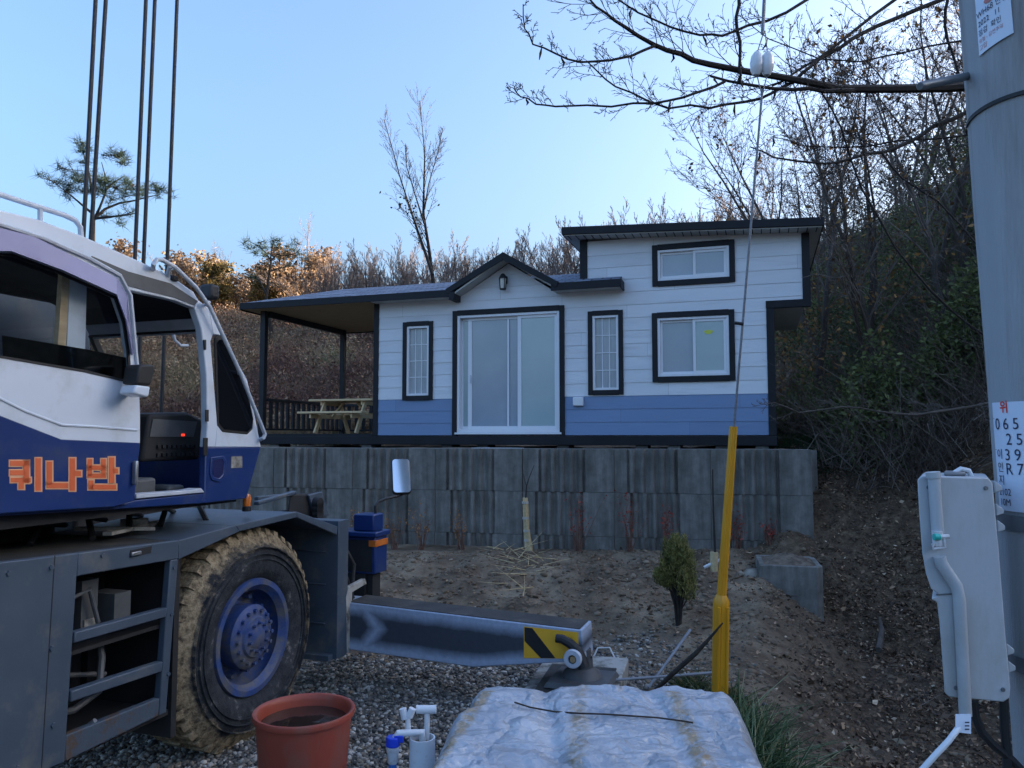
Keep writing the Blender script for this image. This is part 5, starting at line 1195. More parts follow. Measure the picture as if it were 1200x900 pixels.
def build_meter(axis, surf, zat):
    # profile seen from the yard: the door side of the box is on the left, its back strapped to the pole
    Y0 = 2.06; g = lambda px, py, y=Y0: at(px, py, y)
    o = g(1140, 700); e = empty('meter_box', o, 0, 'pale grey plastic electric meter box strapped to the concrete pole', 'meter box')
    lp = lambda l, y=Y0: [g(*p, y) - o for p in l]
    body = [(1075,562),(1080,558),(1158,560),(1163,566),(1170,640),(1178,740),(1184,806),(1183,818),(1176,823),(1112,817),(1107,812),(1101,730),(1098,706),(1092,703),(1092,700),(1100,698),(1099,696),(1091,690),(1085,672),(1081,650),(1077,600)]
    OFF = Vector((.135,.235,0))
    k = MB(); k.prism(lp(body), OFF); k.build('box_body', M_['meter'], e, bevel=.007, smooth=True)
    k = MB(); k.prism(lp([(1098,696.2),(1122,694.8),(1122,696.6),(1098,698)], Y0-.002), (0,.004,0)); k.build('hinge_seam', M_['band'], e)
    for px_, py_ in ((1088,571),(1155,572),(1120,806),(1175,808)):
        k = MB(); k.lathe([(0,-.004),(.005,-.004),(.006,.002)], lp([(px_,py_)])[0], (0,1,0), 12); k.build('screw', M_['band'], e)
    k = MB(); k.tube(lp([(1094,556),(1100,640)], Y0-.012), .0155, 12); k.tube(lp([(1101,652),(1103,660),(1113,675),(1121,687),(1124,700),(1131,830),(1131.5,838)], Y0-.012), .0155, 12); k.tube(lp([(1093,553),(1094,560)], Y0-.012), .018, 12)
    k.build('conduit', M_['meter'], e, smooth=True)
    k = MB(); k.tube(lp([(1094.5,629.2),(1101,629.5)], Y0-.03), .009, 12); k.build('valve_knob', M_['teal'], e, smooth=True)
    k = MB(); k.tube(lp([(1101,629),(1112,628.5)], Y0-.03), .006, 8); k.tube(lp([(1106,630),(1107,642),(1094,643),(1093,637)], Y0-.03), .004, 8); k.tube(lp([(1098,622),(1099,640)], Y0-.02), .013, 10); k.build('valve_link', M_['pvc'], e, smooth=True)
    k = MB(); q_ = lp([(1106,559),(1132,559),(1132,554),(1106,554)]); k.prism([p + OFF*.2 for p in q_], OFF*.4); k.build('cable_gland', M_['band'], e, bevel=.004)
    k = MB(); k.tube([p + OFF*.35 for p in lp([(1118,556),(1126,551),(1136,553),(1139,560)])], .007, 8); k.build('service_cable', M_['pvc'], e, smooth=True)
    for py in (572, 599, 618, 763, 783):
        k = MB(); x = 1165 + (py-560)*.075; k.prism(lp([(x,py-9),(x+9,py-2),(x+9,py+3),(x,py+6)], Y0+.03), (0,.05,0)); k.build('mounting_lug', M_['meter'], e, bevel=.003)
    tg = empty('white_cable', g(1132,840), 0, 'white cable with a white paper tag hanging below the meter box', 'cable'); o2 = tg.location.copy()
    q = lambda px, py, y=Y0: g(px, py, y) - o2
    k = MB(); gp = g(1072,915); gp.z = max(gp.z, hz(gp.x, gp.y)+.01); k.tube([q(1131,826,Y0-.012), q(1132,842), q(1124,852,Y0-.03), q(1112,868,Y0-.05), q(1096,885,Y0-.05), q(1078,905,Y0-.05), q(1066,930,Y0-.05)], .0075, 10); k.build('cable_run', M_['pvc'], tg, smooth=True)
    k = MB(); k.prism([q(1120,837,Y0-.03), q(1138,837,Y0-.03), q(1138,860,Y0-.04), q(1120,858,Y0-.04)], (0,.002,0)); tgo = k.build('paper_tag', M_['plate'], tg)
    k = MB()
    for yy in (846, 850, 854): k.prism([q(1131,yy,Y0-.043), q(1136,yy,Y0-.043), q(1136,yy+1.4,Y0-.043), q(1131,yy+1.4,Y0-.043)], (0,.001,0))
    k.build('tag_print', M_['ink'], tgo)
    bc = empty('black_cable', g(1160,830,2.2), 0, 'pair of thick black cables running down beside the pole', 'cable'); o3 = bc.location.copy(); q = lambda px, py, y=2.2: g(px, py, y) - o3
    for l in ([(1141,822),(1143,840),(1150,858),(1165,874),(1185,890),(1200,905),(1206,960)], [(1176,818),(1177,850),(1180,880),(1182,960),(1184,1040)]):
        k = MB(); k.tube([q(*p) for p in l], .012, 10); k.build('cable_strand', M_['rubberseal'], bc, smooth=True)
def build_yard():
    # outrigger board under the jack
    jb = at(692, 783, 5.55); z0 = hz(jb.x, jb.y) 
    e = empty('outrigger_board', (jb.x-.02, jb.y+.42, z0-.02), radians(-14), 'scuffed off-white timber mat under the outrigger foot', 'outrigger mat')
    k = MB(); k.box((-.36,-.52,0),(.30,.52,.19)); k.build('mat_slab', M_['cream'], e, bevel=.01)
    k = MB(); k.box((-.27,-.50,.191),(.24,.18,.203)); k.build('rubber_pad', M_['deckgrime'], e, bevel=.004)
    k = MB(); k.tube([(.0,.53,.15),(.04,.57,.24),(.14,.57,.25),(.2,.53,.15)], .007, 8); k.build('rope_handle', M_['ribbon'], e, smooth=True)
    def rod(name, pts, r, m, label, cat, group=None):
        P = [Vector(p) for p in pts]; o0 = P[0]; b = MB(); b.tube([p - o0 for p in P], r, 8); o = b.build(name, m, smooth=True); o.location = o0; tag(o, label, cat, group)
    rod('stick', [onz(762,818,.06)+Vector((0,0,.02)), at(790,788,5.55), at(815,766,5.5), at(828,752,5.46), at(847,730,5.40)], [.014,.018,.017,.013,.005], M_['stick'], 'dark bent stick leaning on the foot of the yellow guard', 'stick')
    rod('conduit_rod', [at(760,806,5.9), at(809,738,6.25)], .011, M_['rod'], 'straight grey rod slanting up behind the dark stick', 'rod')
    rod('metal_bar', [at(716,797,5.75), at(775,793,5.85), at(838,788,5.95)], .010, M_['rod'], 'thin dark metal bar lying flat beside the outrigger mat', 'bar')
    rod('fallen_branch', [onz(985,704,-.12)+Vector((0,0,.03)), onz(1012,712,-.2)+Vector((0,0,.06)), onz(1042,722,-.25)+Vector((0,0,.05)), onz(1064,728,-.28)+Vector((0,0,.04))], [.022,.026,.02,.012], M_['stick'], 'dark fallen branch lying in the leaf-filled gully', 'branch')
    rod('wood_chunk', [onz(1030,765,-.40)+Vector((0,0,.03)), onz(1034,750,-.36)+Vector((0,0,.12)), onz(1031,738,-.34)+Vector((0,0,.14))], [.035,.03,.012], M_['barkg'], 'pale curved piece of wood among the leaves in front of the meter box', 'wood')
    # tufts, straw-wrapped saplings
    B = at(619, 652, 11.55); z0 = hz(B.x, B.y)
    e = empty('wrapped_sapling', (B.x,B.y,z0), 0, 'cut sapling trunk wrapped in straw with white ties in front of the wall', 'sapling'); q = lambda px, py: at(px,py,11.55) - Vector((B.x,B.y,z0))
    k = MB(); k.tube([q(622,655), q(620,640), q(617,620), q(616,600), q(615.5,584)], [.062,.048,.042,.04,.036], 14)
    v = np.array(k.v); v += .008*np.random.default_rng(3).normal(size=v.shape); k.v = [tuple(p) for p in v]; k.build('straw_wrap', M_['straw'], e, smooth=True, ang=60)
    for py in (589, 607, 622, 633):
        x = 615.5 + max(0,(py-600))*.08; k = MB(); k.tube([q(x,py-1.4), q(x,py+1.4)], .050, 14); k.build('white_tie', M_['tie'], e)
    k = MB(); k.tube([q(616,584), q(617,570), q(620,560), q(626,545)], [.012,.009,.006,.003], 6); k.tube([q(617,570), q(613,555)], [.006,.003], 5); k.build('bare_shoot', M_['bark'], e)
    B2 = at(838, 672, 9.9); z2 = hz(B2.x, B2.y)
    e = empty('staked_sapling', (B2.x,B2.y,z2), 0, 'thin sapling stub tied with white cloth strips behind the yellow guard', 'sapling'); q = lambda px, py: at(px,py,9.9) - Vector((B2.x,B2.y,z2))
    k = MB(); k.tube([q(836,690), q(837,647)], .05, 12); k.build('straw_wrap', M_['straw'], e, smooth=True)
    k = MB(); k.tube([q(838,647), q(836,600), q(835,550)], [.016,.012,.007], 8); k.build('stem', M_['bark'], e)
    for l in ([(825,665),(835,660),(846,655)], [(818,687),(830,684),(842,680)]):
        k = MB(); k.tube([q(*p) for p in l], .022, 6); k.build('cloth_strip', M_['ribbon'], e)
    # straw on the soil
    n = 34; Pn = []; rg = np.random.default_rng(5)
    for i in range(n):
        p = onz(np.clip(rg.normal(612,17),575,655), 652+abs(rg.normal(0,19)), .25); Pn.append((p.x, p.y, hz(p.x,p.y)+.02))
    D = rg.normal(size=(n,3)); D[:,2] = np.abs(D[:,2])*.25 + .05
    V, F, r = stems_mesh(np.array(Pn), D, rg.uniform(.25,.7,n), np.full(n,.0085), rg.normal(size=(n,3))*.04*[1,1,.3], rg.random(n))
    tag(npmesh('straw', V, F, M_['straw'], {'rnd': r}), 'loose yellow straw strewn round the wrapped sapling', 'straw', kind='stuff')
    # stones that stand out
    for (px,py,Y,s,lab) in ((881,668,9.9,.17,'pale flat stone beside the hollow concrete block'),(868,676,9.8,.07,'small tan stone left of the pale flat stone')):
        p = at(px,py,Y); V, F, r = stones_mesh(np.array([[p.x,p.y,hz(p.x,p.y)+s*.3]]), np.array([s]), np.array([.5]), np.random.default_rng(int(px)), .5)
        o = npmesh('stone', V, F, pm('pale_stone', (.25,.21,.16), (.34,.30,.24), 6, .9, bump=.4)); tag(o, lab, 'stone')
    # small arborvitae shrub
    B = at(795, 721, 8.1); z0 = hz(B.x, B.y)
    e = empty('young_conifer', (B.x,B.y,z0), 0, 'small yellow-green conifer shrub on the soil in front of the wall', 'shrub')
    k = MB(); rg = random.Random(4); q = np.random.default_rng(8); lob = []
    for i in range(17):
        a_ = 2.4*i + rg.uniform(-.3,.3); u = (i+.5)/17; r_ = .20*(1-u)**.55*rg.uniform(.65,1.1); zb_ = .24 + .40*u + rg.uniform(-.05,.05); zt_ = zb_ + rg.uniform(.26,.38)
        k.tube([(.02*cos(a_),.02*sin(a_),-.03),(.035*cos(a_),.035*sin(a_),.16),(r_*.6*cos(a_),r_*.6*sin(a_),zb_),(r_*cos(a_),r_*sin(a_),zt_-.08)], [.009,.008,.006,.003], 5); lob.append((r_*cos(a_), r_*sin(a_), zb_, zt_))
    lob.append((-.21,-.04,.40,.56))
    k.build('stem', M_['bark'], e, smooth=True)
    Ps = []; tn = []
    for (x,y,z_0,z_1) in lob:
        m_ = 330; u = q.random(m_); w = .098*np.sin(np.pi*np.clip(u*.86+.14,0,1))**.8*(1-.35*u); th = q.uniform(0,6.28,m_); rr = w*np.sqrt(q.random(m_))
        Ps.append(np.stack([x*(.75+.35*u)+rr*np.cos(th), y*(.75+.35*u)+rr*np.sin(th), z_0+(z_1-z_0)*u],1)); tn.append(np.clip(q.normal(.42,.17,m_)+.35*(u-.4)+q.normal(0,.10),0,1))
    P = np.concatenate(Ps); n = len(P); D = q.normal(size=(n,3))*.55; D[:,2] = np.abs(D[:,2])+.55
    V, F, r = stems_mesh(P, D, q.uniform(.025,.06,n), q.uniform(.004,.007,n), q.normal(size=(n,3))*.006, np.concatenate(tn), 1)
    o = npmesh('foliage', V, F, leafmat('conifer_foliage', [(.1,(.085,.088,.032)),(.5,(.23,.22,.068)),(.9,(.42,.37,.14))]), {'rnd': r}); o.parent = e
    # dry red weeds against the wall
    wd = leafmat('dry_red_weed', [(.1,(.20,.035,.028)),(.9,(.42,.08,.055))], trans=.1); st = pm('weed_stem', (.12,.055,.04), (.20,.10,.065), 20, .8)
    wb = leafmat('dry_brown_weed', [(.1,(.20,.09,.04)),(.9,(.40,.21,.09))], trans=.1)
    for i, (px, pt, pb, m, lab) in enumerate(((677,577,655,wd,'dry red weed left of the tallest red one by the wall'),(738,576,655,wd,'tallest dry red weed curling up against the wall'),(781,582,655,wd,'dark dry weed right behind the small conifer'),(864,588,652,wd,'dry red-tipped weed right of the yellow guard'),(902,606,655,wd,'faint dry weed above the hollow block'),(462,594,650,wb,'dry brown weed just right of the blue corner box'),(494,592,650,wb,'dry brown weed below and right of the round-cornered mirror'),(540,596,650,wb,'thin brown weed midway between mirror and wrapped sapling'),(416,594,640,wb,'dry brown weed rising behind the crane front'))):
        Y = 11.35 - (px-740)*.0018 - .05; B = at(px, pb, Y); z0 = hz(B.x, B.y); hh = at(px, pt, Y).z - z0; rg = np.random.default_rng(60+i); n = 14
        e = empty('dry_weed', (B.x,B.y,z0), 0, lab, 'weed', 'dry weeds along the foot of the wall')
        Pz = np.zeros((n,3)); Pz[:,:2] = rg.normal(size=(n,2))*.03; Dn = rg.normal(size=(n,3))*.16; Dn[:,2] = 1
        V, F, r = stems_mesh(Pz, Dn, rg.uniform(.5,1.05,n)*hh, np.full(n,.0070), rg.normal(size=(n,3))*.07, rg.random(n), 3); o = npmesh('stem', V, F, st, {'rnd': r}); o.parent = e
        tips = V.reshape(n,-1,3)[:, -1]; m_ = 120; idx = rg.integers(0,n,m_); u = rg.uniform(.45,1.0,m_)[:,None]
        P = tips[idx]*u + rg.normal(size=(m_,3))*.03; V, F, r = leaves_mesh(P, rg.uniform(.018,.055,m_), rg.random(m_), .5, rng=rg); o = npmesh('leaves', V, F, m, {'rnd': r}); o.parent = e
# ================================================================== trees and ground cover
M_['twig'] = pm('bare_twigs', (.10,.083,.072), (.16,.135,.118), 1.5, .9, rnd=.25)
M_['twigred'] = pm('reddish_bare_twigs', (.15,.115,.098), (.23,.18,.155), 1.2, .9, rnd=.3)
M_['trunkg'] = pm('grey_brown_trunk', (.05,.040,.033), (.09,.074,.062), 4, .9, rnd=.2, bump=.3)
M_['blacktwig'] = pm('blackish_branch', (.010,.008,.007), (.022,.018,.015), 8, .85, bump=.4, bsc=60)
MINR = [.002]
def wander(rg, p, d, length, n, jit, up=0.0):
    P = [Vector(p)]; d = Vector(d).normalized()
    for i in range(n):
        d = (d + Vector((rg.gauss(0,jit), rg.gauss(0,jit), rg.gauss(0,jit) + up))).normalized(); P.append(P[-1] + d*(length/n))
    return P
def along(P, t):
    f = t*(len(P)-1); i = min(int(f), len(P)-2); f -= i
    return P[i].lerp(P[i+1], f), (P[i+1]-P[i]).normalized()
def side(rg, d, ang):
    a = d.orthogonal().normalized(); a = Matrix.Rotation(rg.uniform(0, 2*pi), 3, d) @ a
    return (d*cos(ang) + a*sin(ang)).normalized()
def sprout(rg, mb, P, R, level, spec):
    """branches off a path; spec[level] = (count, lo, hi, length share, angle, radius share, points, jitter, up, sides)"""
    if level >= len(spec): return
    cnt, lo, hi, ls, an, rs, npt, jit, up, sd = spec[level]
    L_ = sum((b-a).length for a, b in zip(P, P[1:]))
    for i in range(cnt):
        t = lo + (hi-lo)*((i + rg.random())/cnt); p, d = along(P, t); r = (R[0]*(1-t) + R[1]*t)
        dd = side(rg, d, an*rg.uniform(.6,1.3)); l = L_*ls*rg.uniform(.55,1.2)*(1.15 - .6*t); r0 = max(r*rs, MINR[0]*1.7)
        Q = wander(rg, p, dd, l, npt, jit, up); r1 = max(r0*.3, MINR[0])
        mb.tube(Q, [r0 + (r1-r0)*k/npt for k in range(npt+1)], sd, cap=False); sprout(rg, mb, Q, (r0, r1), level+1, spec)
def bare_tree(name, seed, hgt, r0, spec, stems=1, spread=.1, m_tr=None, m_cr=None, jit=.07, leaves=None, twoparts=True):
    rg = random.Random(seed); tr = MB(); cr = MB() if twoparts else tr
    for s in range(stems):
        d = Vector((rg.gauss(0,spread), rg.gauss(0,spread), 1)); l = hgt*rg.uniform(.82,1.0) if s else hgt
        P = wander(rg, (rg.gauss(0,.03)*stems, rg.gauss(0,.03)*stems, -.15), d, l, 8, jit, .05); r = r0*(rg.uniform(.6,1) if s else 1)
        tr.tube(P, [r*(1-.93*k/8) + .002 for k in range(9)], 7, cap=False); sprout(rg, cr, P, (r, r*.1), 0, spec)
    e = bpy.data.objects.new(name, None); COL.objects.link(e)
    if not twoparts:
        COL.objects.unlink(e); bpy.data.objects.remove(e); o = tr.build(name, m_cr, fix=False); return o
    tr.build('trunk', m_tr, e, smooth=True, fix=False); c_ = cr.build('crown', m_cr, e, fix=False)
    if leaves:
        n, sz, mt, zf = leaves; v = np.array(cr.v); v = v[v[:,2] > hgt*zf]; q = np.random.default_rng(seed); idx = q.integers(0, len(v), n)
        P = v[idx] + q.normal(size=(n,3))*.05; V, F, r = leaves_mesh(P, q.uniform(.6,1.3,n)*sz, q.random(n), .6, rng=q); lo = npmesh('leaves', V, F, mt, {'rnd': r}); lo.parent = e
    return e
def place(src, used, x, y, rz, sc, label, cat, group=None, dz=0, tilt=0):
    o = src if src not in used else copy_tree(src); used.add(src)
    o.location = (x, y, hz(x, y) + dz); o.rotation_euler = (tilt, 0, rz); o.scale = (sc,)*3; tag(o, label, cat, group); return o
def build_trees():
    rg = random.Random(21); used = set()
    dry = leafmat('withered_oak_leaves', [(.1,(.07,.035,.015)),(.5,(.17,.085,.03)),(.9,(.30,.16,.05))])
    # fan-shaped bare trees along the crest behind the house
    MINR[0] = .0042
    fan = [bare_tree('bare_hill_tree', 100+i, 3.7, .06, [(10,.15,.96,.36,.5,.42,4,.07,.10,4),(7,.15,1,.42,.48,.45,3,.08,.08,3),(5,.2,1,.5,.42,.6,2,.06,.06,3)], stems=3+i%3, spread=.34, m_tr=M_['trunkg'], m_cr=M_['twigred'], jit=.10) for i in range(7)]
    G = 'bare trees in a row on the crest behind the house'
    for i in range(96):
        px = 372 + (905-372)*((i*37 % 96) + rg.random())/96; Y = rg.uniform(25.5, 34); x = (px-600)/900*Y
        place(rg.choice(fan), used, x, Y, rg.uniform(0,6.28), rg.uniform(.58,1.0)*(1.0 + .12*(px > 660)), 'bare fan-shaped tree in the row on the crest behind the house', 'tree', G, -.1)
    # the tall twin-stemmed tree over the deck roof
    MINR[0] = .0027
    e = empty('tall_bare_tree', (0,0,0), 0, 'tallest bare tree behind the house with two thin stems above the roof', 'tree'); Y = 25.0
    bx = (508-600)/900*Y; bz = hz(bx, Y); e.location = (bx, Y, bz); o = e.location.copy(); r2 = random.Random(5); tr = MB(); cr = MB()
    for l, ra in (([(512,380),(507,330),(502,290),(497,250),(496,215),(497,180),(495,150),(492,118)], .085), ([(506,322),(494,285),(480,245),(468,205),(458,170),(449,140)], .06), ([(498,262),(487,228),(477,195),(474,170)], .035), ([(497,245),(503,215),(512,180),(519,150)], .03)):
        P = [at(px+r2.uniform(-1,1), py, Y + r2.uniform(-.25,.25)) - o for px, py in l]; n = len(P)-1
        tr.tube(P, [max(.012, ra*(1-.95*(k/n)**.7)) for k in range(n+1)], 8, cap=False)
        sprout(r2, cr, P[1:], (ra, ra*.1), 0, [(30,.08,1,.21,.62,.25,5,.05,.07,3),(6,.2,1,.5,.5,.5,3,.07,.06,3),(2,.3,1,.5,.5,.6,2,.08,.05,3)])
    tr.build('trunk', M_['bark'], e, smooth=True, fix=False); cr.build('crown', M_['trunkg'], e, fix=False)
    q = np.random.default_rng(3); V0 = np.array(cr.v); s_ = V0[(V0[:,2] < 5.2)]; idx = q.integers(0,len(s_),130); V, F, r = leaves_mesh(s_[idx] + q.normal(size=(130,3))*.05, q.uniform(.06,.13,130), q.random(130), .6, rng=q)
    lo = npmesh('leaves', V, F, leafmat('old_vine_leaves', [(.1,(.02,.022,.012)),(.9,(.06,.055,.03))]), {'rnd': r}); lo.parent = e
    # trees of the right-hand slope
    MINR[0] = .0030
    slim = [bare_tree('slope_tree', 200+i, 6.6, .062, [(16,.22,.97,.34,.75,.42,5,.13,.06,4),(8,.2,1,.42,.7,.5,4,.16,.03,3),(5,.25,1,.45,.7,.6,2,.16,.0,3)], stems=1+i%2, spread=.12, m_tr=M_['trunkg'], m_cr=M_['twig'], jit=.09, leaves=((0,150,60,420,0)[i], .10, dry, .25) if (0,150,60,420,0)[i] else None) for i in range(5)]
    G = 'bare slender trees on the slope right of the house'
    k = 0
    while k < 40:
        Y = rg.uniform(12.5, 30); px = rg.uniform(850, 1290); x = (px-600)/900*Y
        if px < 945 and Y < 20: continue
        if hz(x, Y) < 1.9 : continue
        place(slim[k % 5], used, x, Y, rg.uniform(0,6.28), rg.uniform(.75,1.25), 'slender bare tree among those crowding the slope right of the house', 'tree', G, -.1, rg.gauss(0,.08)); k += 1
    # pines
    ndl = leafmat('pine_needles', [(.1,(.020,.040,.026)),(.5,(.040,.075,.045)),(.9,(.075,.11,.065))], trans=.1)
    def pine(name, Y, bpx, trunk, limbs, tufts, r0, size, label, m_bark):
        P0 = at(bpx, trunk[0][1], Y); z = hz(P0.x, Y); e = empty(name, (P0.x, Y, z), 0, label, 'tree'); o = e.location.copy(); r2 = random.Random(len(limbs)); q = np.random.default_rng(9)
        tr = MB(); P = [Vector((0,0,-.2))] + [at(px,py,Y)-o for px,py in trunk]; n = len(P)-1; tr.tube(P, [r0*(1-.6*k/n) for k in range(n+1)], 8, cap=False); tr.build('trunk', m_bark, e, smooth=True, fix=False)
        lb = MB()
        for l in limbs:
            dy = r2.uniform(-.6,.6); m_ = len(l)-1; lb.tube([at(px,py,Y+dy*k/m_)-o for k,(px,py) in enumerate(l)], [r0*.42*(1-.75*k/m_) for k in range(m_+1)], 6, cap=False)
        ns = []
        for (px,py,w,n_) in tufts:
            ctr = at(px,py,Y+r2.uniform(-.5,.5))-o; s = w/900*Y
            for j in range(n_):
                c_ = ctr + Vector((r2.gauss(0,s*.42), r2.gauss(0,s*.4), r2.gauss(0,s*.22))); ns.append(c_); lb.tube([ctr.lerp(c_,-.2), c_], [.012,.006], 4, cap=False)
        lb.build('limbs', m_bark, e, fix=False)
        C = np.array([tuple(v) for v in ns]); m_ = 20; idx = np.repeat(np.arange(len(C)), m_); D = q.normal(size=(len(idx),3)); D[:,2] = D[:,2]*.7 + .45
        V, F, r = stems_mesh(C[idx] + q.normal(size=(len(idx),3))*.04, D, q.uniform(.5,1.1,len(idx))*size, np.full(len(idx),.0075), q.normal(size=(len(idx),3))*.02, np.clip(q.normal(.5,.25,len(idx)),0,1), 1)
        f = npmesh('foliage', V, F, ndl, {'rnd': r}); f.parent = e
    pine('left_pine' if False else 'pine_tree', 22, 109, [(109,320),(109,285),(110,256)],
         [[(110,258),(117,243),(124,225),(123,205),(119,190)],[(111,256),(123,245),(140,238),(158,235),(172,231),(188,228)],[(109,255),(108,230),(105,205),(98,180),(97,168)],[(108,250),(96,240),(82,228),(66,216)],[(112,256),(130,254),(148,252),(158,250)],[(124,222),(133,214),(146,206)]],
         [(97,168,14,5),(98,178,16,6),(101,190,12,4),(76,198,18,6),(88,205,20,8),(64,214,18,6),(80,217,20,7),(96,212,20,7),(112,221,16,5),(76,224,14,4),(98,225,14,4),(132,182,22,8),(140,180,12,4),(137,190,14,3),(118,212,14,5),(128,213,16,6),(120,224,14,5),(136,220,20,7),(148,222,22,9),(158,218,16,6),(163,228,12,3),(180,216,14,5),(183,224,14,5),(194,226,9,3),(148,230,16,5),(132,234,12,3),(125,253,12,3),(150,250,16,4),(138,260,12,3),(78,232,10,2)], .10, .30, 'dark pine with flat tufts rising behind the crane cab roof', M_['bark'])
    pine('pine_tree', 27, 318, [(318,390),(312,350),(315,325),(318,305)],
         [[(318,306),(311,296),(303,288),(292,283)],[(318,305),(325,298),(335,300),(346,297),(352,292)],[(317,306),(318,293),(321,284)],[(312,345),(306,332),(298,322)],[(316,318),(328,314),(338,312)]],
         [(288,283,7,3),(291,292,8,3),(303,284,7,3),(306,291,8,3),(299,298,8,3),(320,282,9,4),(318,290,8,3),(311,300,9,3),(327,291,8,2),(335,297,8,3),(341,293,9,3),(350,286,8,3),(349,296,8,3),(352,302,7,2),(333,304,9,3),(300,324,9,3),(340,312,8,2)], .085, .30, 'small crooked pine with sparse tufts above the deck roof', M_['bark'])
    # the sunlit wood far left
    crown = leafmat('warm_pine_crown', [(.1,(.05,.045,.015)),(.5,(.12,.095,.03)),(.9,(.21,.15,.045))]); rus = leafmat('russet_crown', [(.1,(.12,.08,.052)),(.5,(.20,.138,.09)),(.9,(.28,.21,.14))])
    def leafy(name, seed, hgt, mt, n, sz):
        rq = random.Random(seed); q = np.random.default_rng(seed); e = bpy.data.objects.new(name, None); COL.objects.link(e); tr = MB()
        P = wander(rq, (0,0,-.2), (0,0,1), hgt*.92, 6, .06); tr.tube(P, [.16*(1-.85*k/6) for k in range(7)], 6, cap=False)
        cs = []
        for i in range(13):
            t = rq.uniform(.42,1); p, d = along(P, t); Q = wander(rq, p, side(rq,d,1.1), hgt*.26*(1.3-t), 3, .15, .1); tr.tube(Q, [.05,.04,.03,.015], 4, cap=False); cs.append(Q[-1]); cs.append(Q[2])
        cs.append(P[-1]); tr.build('trunk', M_['trunkg'], e, smooth=True, fix=False)
        C = np.array([tuple(v) for v in cs]); Pn = C[q.integers(0,len(C),n)] + q.normal(size=(n,3))*np.array([.42,.42,.26])*hgt/7
        V, F, r = leaves_mesh(Pn, q.uniform(.6,1.4,n)*sz, q.random(n), .6, rng=q); o = npmesh('crown', V, F, mt, {'rnd': r}); o.parent = e; return e
    kinds = [leafy('wood_pine', 300+i, 6.5, crown, 2600, .22) for i in range(2)] + [leafy('russet_tree', 320+i, 6.2, rus, 1100, .24) for i in range(2)]
    barew = [bare_tree('bare_wood_tree', 340+i, 7.0, .10, [(12,.3,.97,.32,.5,.45,4,.1,.1,3),(7,.2,1,.4,.5,.5,3,.12,.06,3),(4,.3,1,.5,.5,.6,2,.12,.0,3)], stems=1, spread=.06, m_tr=M_['trunkg'], m_cr=M_['twigred']) for i in range(2)]
    lab = {'wood_pine': ('olive-gold pine in the sunlit wood far left beyond the crane', 'golden pines of the far wood'), 'russet_tree': ('russet-leaved tree in the sunlit wood far left', 'russet trees of the far wood'), 'bare_wood_tree': ('bare grey-pink tree in the sunlit wood far left', 'bare trees of the far wood')}
    for i in range(92):
        px = rg.uniform(60, 400); Y = rg.uniform(38, 58); x = (px-600)/900*Y
        s = rg.choice([0,1,2,2,3,3,4,5]); src = (kinds + barew)[s]; nm = src.name.split('.')[0]
        place(src, used, x, Y, rg.uniform(0,6.28), rg.uniform(.55,.88), lab[nm][0], 'tree', lab[nm][1], -.2)
